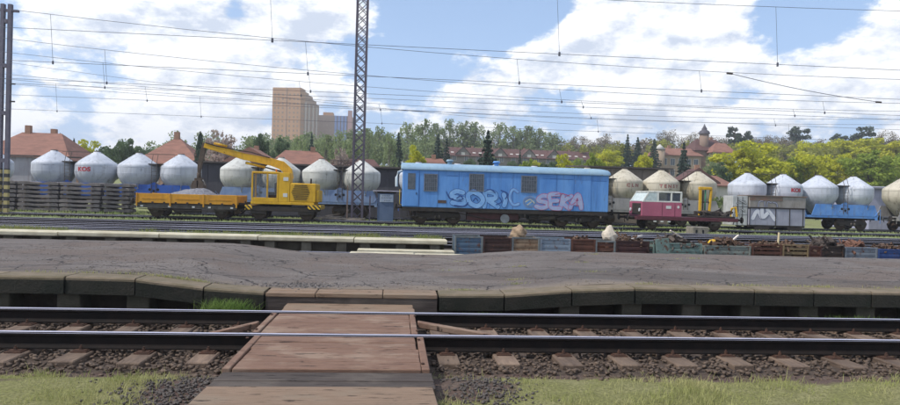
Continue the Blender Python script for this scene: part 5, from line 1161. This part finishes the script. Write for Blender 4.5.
LB = thing('apartment_block', 'lower apartment block with blue panels beside the tall beige tower', 'building', (-45, 472, zt))
B(-13.5, 13.0, 0, 14, 0, 45).build('wall', M('block grey brown', '#8f7d70', '#857366', .05, .9), LB); B(-8, -1, 3, 12, 45, 47.5).build('roof_house', m_tow, LB)
for i in range(4): B(.6+i*2.3, 2.2+i*2.3, -.2, 0, 18, 45).build('blue_panel', m_bluep, LB)
B(9.9, 13.02, -.4, 0, 0, 49).build('stair_tower', M('pinkish stair', '#b08f8c', None), LB)
for st in range(7):
    for i in range(5): inst(bandm, 'window', (-12+i*2.4, -.05, 20+st*3.4), parent=LB, scale=(1.4, 1, 1.2))

# ------------------------------------------------------------------ trees
def leafmat(n_, a, b, tr=.4): return M(n_, a, b, .35, .8, spec=.15, transl=tr, rnd=.1, detail=4)
LM_ = {'lime': leafmat('leaf lime', '#9aa845', '#869744', .45), 'yellow': leafmat('leaf yellow', '#c9c63c', '#aeb238', .45), 'green': leafmat('leaf green', '#566a4c', '#667a54'), 'birch': leafmat('leaf birch', '#93a070', '#828f66', .45), 'blossom': leafmat('blossom', '#b3a29c', '#a29484'), 'bare': leafmat('twigs', '#75695a', '#837a62', .2), 'cypress': leafmat('leaf cypress', '#3e4c40', '#4a5748', .2), 'spruce': leafmat('leaf spruce', '#37483f', '#435447', .2), 'pine': leafmat('leaf pine', '#465346', '#525e4b', .2)}
m_bark = M('bark', '#4f443a', '#5d5146', 3, .95); m_bbark = M('birch bark', '#8a857a', '#6a645a', 3, .9)
def sphere_pts(n):
    a = RNG.normal(size=(n, 3)); a /= np.linalg.norm(a, axis=1)[:, None]; return a*(RNG.uniform(0, 1, n)**(1/3))[:, None]
def make_tree(kind, sd):
    """unit tree: height 10, crown width about 8 (scaled on placing). returns trunk mesh, crown mesh"""
    rr = random.Random(sd); tb = MB(); P = []
    if kind in ('yellow', 'green', 'blossom'):
        nc = 62; C_ = sphere_pts(nc)*[3.8, 3.8, 3.4]*RNG.uniform(.8, 1.15, (nc, 1)) + [0, 0, 6.2]; C_[:, 2] = np.where(C_[:, 2] < 3.2, 3.2+RNG.uniform(0, .8, nc), C_[:, 2])
        C_ *= 1+(RNG.uniform(size=(nc, 1))-.5)*[[.25, .25, .12]]
        tb.tube([(0, 0, -.5), (.1, 0, 1.5), (-.05, .1, 3.2), (.05, 0, 5)], .32, 8, .16)
        for c in C_[::3]:
            tb.tube([(0, .05, 2.4+rr.random()), tuple(c*.5+np.array([0, 0, 1.6])), tuple(c)], .1, 5, .02)
        k = 95 if kind != 'blossom' else 60
        for c in C_: s_ = rr.uniform(.4, 1.1); P.append(c+sphere_pts(k)*[s_*1.15, s_*1.15, s_*.72])
        size = .34
    elif kind == 'birch':
        nc = 60; t = RNG.uniform(.0, 1, nc)**.8; z = 2.6+t*7.2; r = 2.6*np.sqrt(np.clip(1-((t-.4)/.66)**2, .02, 1)); a = RNG.uniform(0, 6.28, nc); q = np.sqrt(RNG.uniform(0, 1, nc))
        C_ = np.stack([r*q*np.cos(a), r*q*np.sin(a), z], -1)
        tb.tube([(0, 0, -.5), (.08, .05, 3), (-.06, 0, 6.5), (.02, .05, 9.6)], .2, 7, .03)
        for c in C_: tb.tube([(0, 0, max(.8, c[2]-1.5-rr.random())), tuple(c*[.55, .55, 1]-np.array([0, 0, .5])), tuple(c+np.array([0, 0, .4]))], .055, 4, .012)
        for c in C_: s_ = rr.uniform(.5, .95); P.append(c+sphere_pts(26)*[s_*.8, s_*.8, s_*1.15])
        size = .30
    elif kind == 'bare':
        tb.tube([(0, 0, -.5), (.08, .05, 3), (-.05, 0, 5.2)], .26, 7, .14)
        for i in range(46):
            a = rr.uniform(0, 6.28); el = rr.uniform(.5, 1.35); l = rr.uniform(2.8, 5.6); b0 = Vector((0, 0, rr.uniform(2, 5))); d = Vector((math.cos(a)*math.cos(el), math.sin(a)*math.cos(el), math.sin(el)))
            e = b0+d*l; e.z = min(e.z, 9.9); tb.tube([b0, b0+d*l*.5+Vector((rr.uniform(-.3, .3),)*3), e], .07, 4, .015)
            P.append(np.array(e)+sphere_pts(60)*[1.0, 1.0, .9]); P.append(np.array(b0+d*l*.7)+sphere_pts(22)*.8)
        size = .2
    elif kind == 'cypress':
        n_ = 1500; t = RNG.uniform(0, 1, n_); r = 2.6*np.sin(np.pi*np.clip(t*.86+.12, 0, 1))**.7*np.sqrt(RNG.uniform(.25, 1, n_)); a = RNG.uniform(0, 6.28, n_); r = r*(1+.2*np.sin(3*a+9*t))
        P.append(np.stack([r*np.cos(a), r*np.sin(a), .6+9.3*t], -1)); tb.cyl((0, 0, -.5), (0, 0, 6), .25, .1, 7); size = .55
    elif kind == 'spruce':
        tb.tube([(0, 0, -.5), (0, 0, 5), (0, 0, 9.9)], .22, 7, .02); nl = 19
        for i in range(nl):
            t = i/(nl-1); z = 1.0+t*8.6; R1 = 3.3*(1-t)**.9+.16; nb = 9 if t < .7 else 6; a0 = rr.uniform(0, 6)
            for b in range(nb):
                a = a0+6.283*b/nb+rr.uniform(-.2, .2); L_ = R1*rr.uniform(.72, 1.12); k = int(40*L_/3+12); u = RNG.uniform(.12, 1, k)
                wd = (.4*(1-u)+.12)*L_*.42; off_ = RNG.uniform(-1, 1, k)*wd
                P.append(np.stack([u*L_*math.cos(a)-off_*math.sin(a), u*L_*math.sin(a)+off_*math.cos(a), z-.33*u*L_+.12*u*u*L_+RNG.uniform(-.16, .06, k)], -1))
        size = .30
    else:   # pine
        tb.tube([(0, 0, -.5), (.15, 0, 4), (-.1, .1, 7), (0, 0, 9.3)], .24, 7, .06)
        for i in range(24):
            a = rr.uniform(0, 6.28); z = rr.uniform(4.2, 9.6); L_ = rr.uniform(.8, 3.3)*(1.15-.07*(z-4)); e = np.array([L_*math.cos(a), L_*math.sin(a), z])
            tb.tube([(0, 0, z-.6), tuple(e*[.6, .6, 1]), tuple(e)], .07, 4, .02); P.append(e+sphere_pts(95)*[1.0, 1.0, .5])
        size = .32
    P = np.concatenate(P); P[:, 2] = np.clip(P[:, 2], .3, 10.05)
    V, F = leaf_cloud(P, np.full(len(P), size), .7)
    return tb.mesh('trunk', m_bbark if kind == 'birch' else m_bark), mesh_np('crown', V, F, LM_[kind])
CW = {'yellow': 8.4, 'green': 8.4, 'blossom': 8.4, 'birch': 5.6, 'bare': 8, 'cypress': 5.2, 'spruce': 4.4, 'pine': 6.0}
TV = {k_: [make_tree(k_, 10*i+len(k_)) for i in range(3 if k_ in ('yellow', 'birch', 'bare') else 2)] for k_ in CW}
NM = {'yellow': 'maple_tree', 'green': 'broadleaf_tree', 'blossom': 'blossom_tree', 'birch': 'birch_tree', 'bare': 'bare_tree', 'cypress': 'columnar_tree', 'spruce': 'spruce_tree', 'pine': 'pine_tree'}
TREES = [('cypress',-54.1,110,9.9,1.0),('cypress',-54.0,112,9.5,0.8),('cypress',-53.8,114,9.5,0.8),('yellow',-47.8,105,8.6,5.3),('green',-40.1,100,9.2,4.4),('green',-50.7,118,8.4,4.5),('green',-45.9,125,9.6,5.6),('cypress',-21.0,72,7.8,1.0),('blossom',-23.4,90,9.6,6.2),('birch',-21.0,96,8.8,2.6),('green',-20.2,100,10.7,3.3),('green',-16.5,95,9.2,2.9),('birch',-15.4,105,10.6,2.9),('spruce',-16.6,130,13.7,2.0),('birch',-12.2,115,11.7,3.5),('birch',-10.7,125,13.5,3.4),('birch',-6.4,95,9.4,2.9),('birch',-6.5,150,16.5,4.1),('birch',-4.1,160,18.1,4.9),('birch',-1.1,110,11.9,2.7),('spruce',0.4,120,13.4,2.6),('birch',2.8,165,19.9,5.1),('birch',7.3,170,21.4,5.7),('birch',13.0,209,24.8,5.8),('birch',17.3,212,26.7,6.4),('birch',21.5,211,26.2,7.0),('birch',25.8,211,26.0,6.6),('spruce',8.3,130,14.3,3.2),('spruce',9.9,128,13.3,2.4),('spruce',10.6,75,9.7,2.9),('birch',34.0,213,26.3,7.2),('birch',38.5,212,25.3,6.8),('birch',43.1,214,25.6,7),('birch',48.2,216,25.1,7.4),('birch',53.4,218,24.3,8),('spruce',23.1,120,11.1,1.3),('yellow',2.7,88,8.3,3.2),('yellow',16.4,80,6.7,2.7),('green',19.0,82,6.8,2.3),('yellow',22.3,84,7.5,3.7),('yellow',26.1,86,8.2,3.5),('yellow',50.3,150,14.1,8.0),('bare',63.1,220,23.7,9.0),('bare',72.5,225,25.2,9.9),('spruce',58.2,160,18.9,3.0),('spruce',60.1,158,18.0,3.5),('spruce',66.4,163,18.2,3.8),('yellow',43.2,110,10.3,3.8),('bare',92.2,215,26.3,8.9),('spruce',47.9,105,12.0,3.0),('bare',99.1,210,25.8,9.4),('pine',107.9,200,26.7,5.1),('pine',111.6,200,25.9,5.1),('bare',110.7,215,25.7,10.3),('yellow',61.9,110,12.4,12.4),('green',51.7,100,8.2,3.8),('bare',128.0,220,26.8,9.2),('bare',132.4,215,25.8,10.4),('pine',148.1,230,31.8,8.2),('yellow',114.8,170,20.0,11.0),('pine',160.7,225,29.1,6.6),('pine',169.9,225,31.7,8.8),('bare',151.2,220,26.2,10.7),('bare',179.3,225,30.2,8.8),('yellow',71.0,112,10.7,6.5),('yellow',73.8,110,11.6,6.8),('yellow',82.3,115,11.4,6.4),('yellow',83.6,108,11.9,8.8),('yellow',126.7,170,21.2,17.2),('yellow',129.3,160,20.2,13.1),('yellow',99.8,120,13.3,7.9),('bare',89.9,150,15.0,6.3),('green',61.4,75,5.5,1.7),('birch',70.5,140,13.0,3.4),('birch',60.4,120,9.6,3.0),('blossom',-7.7,90,8.1,3.0),('blossom',-12.1,88,7.3,2.1),('green',17.5,150,10.4,4.5),('birch',22,148,10.9,4.2),('green',27,150,10.2,4.8),('yellow',33,152,10.8,4.6),('green',38,150,10.6,5),('birch',43.5,152,11.6,4.4)]
def tree_label(k_, x, y):
    if k_ == 'spruce' and y == 75: return 'tall dark spruce standing right behind the blue van wagon roof', None
    if k_ == 'spruce' and y == 105: return 'dark blue green spruce in front of the hilltop villa', None
    if k_ == 'cypress' and y == 72: return 'slim dark columnar tree behind the excavator boom tip', None
    if k_ == 'blossom' and y == 90 and x < -20: return 'wide pale pink blossom tree behind the excavator boom', None
    if k_ == 'yellow' and y == 88: return 'bright yellow green bush above the end of the blue van wagon', None
    if k_ == 'yellow' and x == 61.9: return 'wide yellow green maple beside the hilltop villa above the grey box', None
    if k_ == 'yellow' and x == -47.8: return 'yellowish tree between the red roofed houses behind the white tanks', None
    if k_ == 'green' and x == -40.1: return 'round dark green tree between the two red roofed houses', None
    if k_ == 'green' and y == 75: return 'dark green bush behind the last silo wagon', None
    if 145 < y < 153 and 15 < x < 45 and k_ != 'yellow': return 'small green tree in front of the long terrace wall', 'small trees before the terrace'
    if k_ == 'birch' and y < 130: return 'thin pale green birch near the houses behind the silo wagons', 'birches near the houses'
    if k_ == 'birch' and y > 205: return 'tall pale green birch rising behind the long terrace roof', 'birches behind the terrace'
    if k_ == 'birch': return 'tall pale green birch on the slope between the lattice mast and the terrace', 'birches on the slope'
    if k_ == 'bare': return 'brown still leafless tree on the wooded ridge', 'leafless trees on the ridge'
    if k_ == 'pine': return 'dark pine rising above the ridge skyline beyond the villa', 'pines on the ridge'
    if k_ == 'spruce': return 'dark spruce among the paler trees of the slope', 'spruces on the slope'
    if k_ == 'yellow' and x > 55 and y > 140: return 'large yellow green maple high on the slope above the nearer maples', 'maples high on the slope'
    if k_ == 'yellow' and x > 55: return 'yellow green maple right behind the white silo tanks of the sky blue framed wagon', 'maples behind the silo wagon'
    if k_ == 'yellow': return 'small yellow green tree in front of the long terrace house', 'yellow green trees before the terrace'
    if k_ == 'cypress': return 'slim dark columnar tree rising beyond the wide red roofed house', 'columnar trees beyond the house'
    if k_ == 'blossom': return 'small pale blossom tree beside the red roofed houses', 'small blossom trees'
    return 'dark green tree near the red roofed houses', 'dark green trees near the houses'
for i, (k_, x, y, zt_, wd) in enumerate(TREES):
    z0 = float(gz(x, y))-.1
    if k_ in ('spruce', 'pine', 'bare', 'birch') or (zt_-z0) < 11: hz = zt_-z0
    else: hz = zt_-z0
    lab, grp = tree_label(k_, x, y); T = thing(NM[k_], lab, 'tree', (x, y, z0), random.uniform(0, 6.28), grp)
    s_xy = wd/CW[k_]*1.08; s_z = hz/10; T.scale = (s_xy, s_xy, s_z)
    tm, cmh = TV[k_][i % len(TV[k_])]; inst(tm, 'trunk', parent=T); cr2 = inst(cmh, 'crown', parent=T)
    if k_ == 'yellow' and i % 3 == 1 and x > 10: setmat(cr2, LM_['lime'])
# distant wood on the slope and ridge: one mass
def wood_mass(name, label, spots, mat, size, npt, wid=5.):
    P = []
    for x, y, h in spots:
        z0 = float(gz(x, y)); c = sphere_pts(npt)*[wid*.55, wid*.5, h*.36]+[x, y, z0+h*.62]; lob = sphere_pts(9)*[wid*.45, wid*.4, h*.3]
        c = c*.35+.65*np.array([x, y, z0+h*.62])+lob[RNG.integers(0, 9, npt)]; P.append(c)
    V, F = leaf_cloud(np.concatenate(P), np.full(npt*len(spots), size), .7); o = inst(mesh_np(name, V, F, mat), name); return tag(o, label, 'wood', kind='stuff')
sp = []
for i in range(230):
    x = random.uniform(-30, 260); y = random.uniform(225, 300); sp.append((x, y, random.uniform(9, 13.5)))
wood_mass('distant_wood', 'brownish still bare wood covering the ridge behind the villa', sp, LM_['bare'], .55, 420, 9)
sp = [q for q in ((random.uniform(-60, 70), random.uniform(150, 230), random.uniform(8, 13.5)) for _ in range(210)) if not (.04 < q[0]/q[1] < .36 and q[1] < 207) and not (.36 <= q[0]/q[1] < .57 and q[1] < 184)]
wood_mass('distant_wood', 'pale green wood behind the birch row on the slope', sp, LM_['birch'], .5, 420, 7)
sp = [(x, y, h) for x, y, h in ((random.uniform(52, 190), random.uniform(120, 225), random.uniform(7, 11.5)) for _ in range(170)) if not (.36 < x/y < .57 and y < 182)]
wood_mass('distant_wood', 'yellow green thickets filling the slope beyond the silo wagons', sp, leafmat('leaf thicket', '#a3a64a', '#8c8a50'), .5, 420, 7)
sp = [(random.uniform(-190, -20), random.uniform(150, 330), random.uniform(5, 9)) for _ in range(90)]
wood_mass('distant_wood', 'blue green far trees behind the red roofed houses on the low side', sp, LM_['green'], .6, 300, 9)
sp = [(random.uniform(-30, 34), random.uniform(70, 100), random.uniform(2.2, 4.2)) for _ in range(60)] + [(random.uniform(36, 90), random.uniform(68, 100), random.uniform(2.2, 4)) for _ in range(50)]
wood_mass('hedge_bushes', 'low bushes filling the gardens right behind the sheds', sp, leafmat('leaf bush', '#6d7a45', '#5b6a40'), .3, 300, 4)

# ------------------------------------------------------------------ haze in the air
hz = B(-940, 940, -190, 1240, -3, 90).build('haze', None); tag(hz, kind='stuff')
hm = bpy.data.materials.new('haze'); hm.use_nodes = True; hn = hm.node_tree; hn.nodes.clear()
ho = hn.nodes.new('ShaderNodeOutputMaterial'); pv = hn.nodes.new('ShaderNodeVolumePrincipled'); hn.links.new(pv.outputs[0], ho.inputs['Volume'])
pv.inputs['Color'].default_value = (.93, .95, 1, 1); pv.inputs['Density'].default_value = .0006; pv.inputs['Anisotropy'].default_value = .35
hz.data.materials.append(hm)
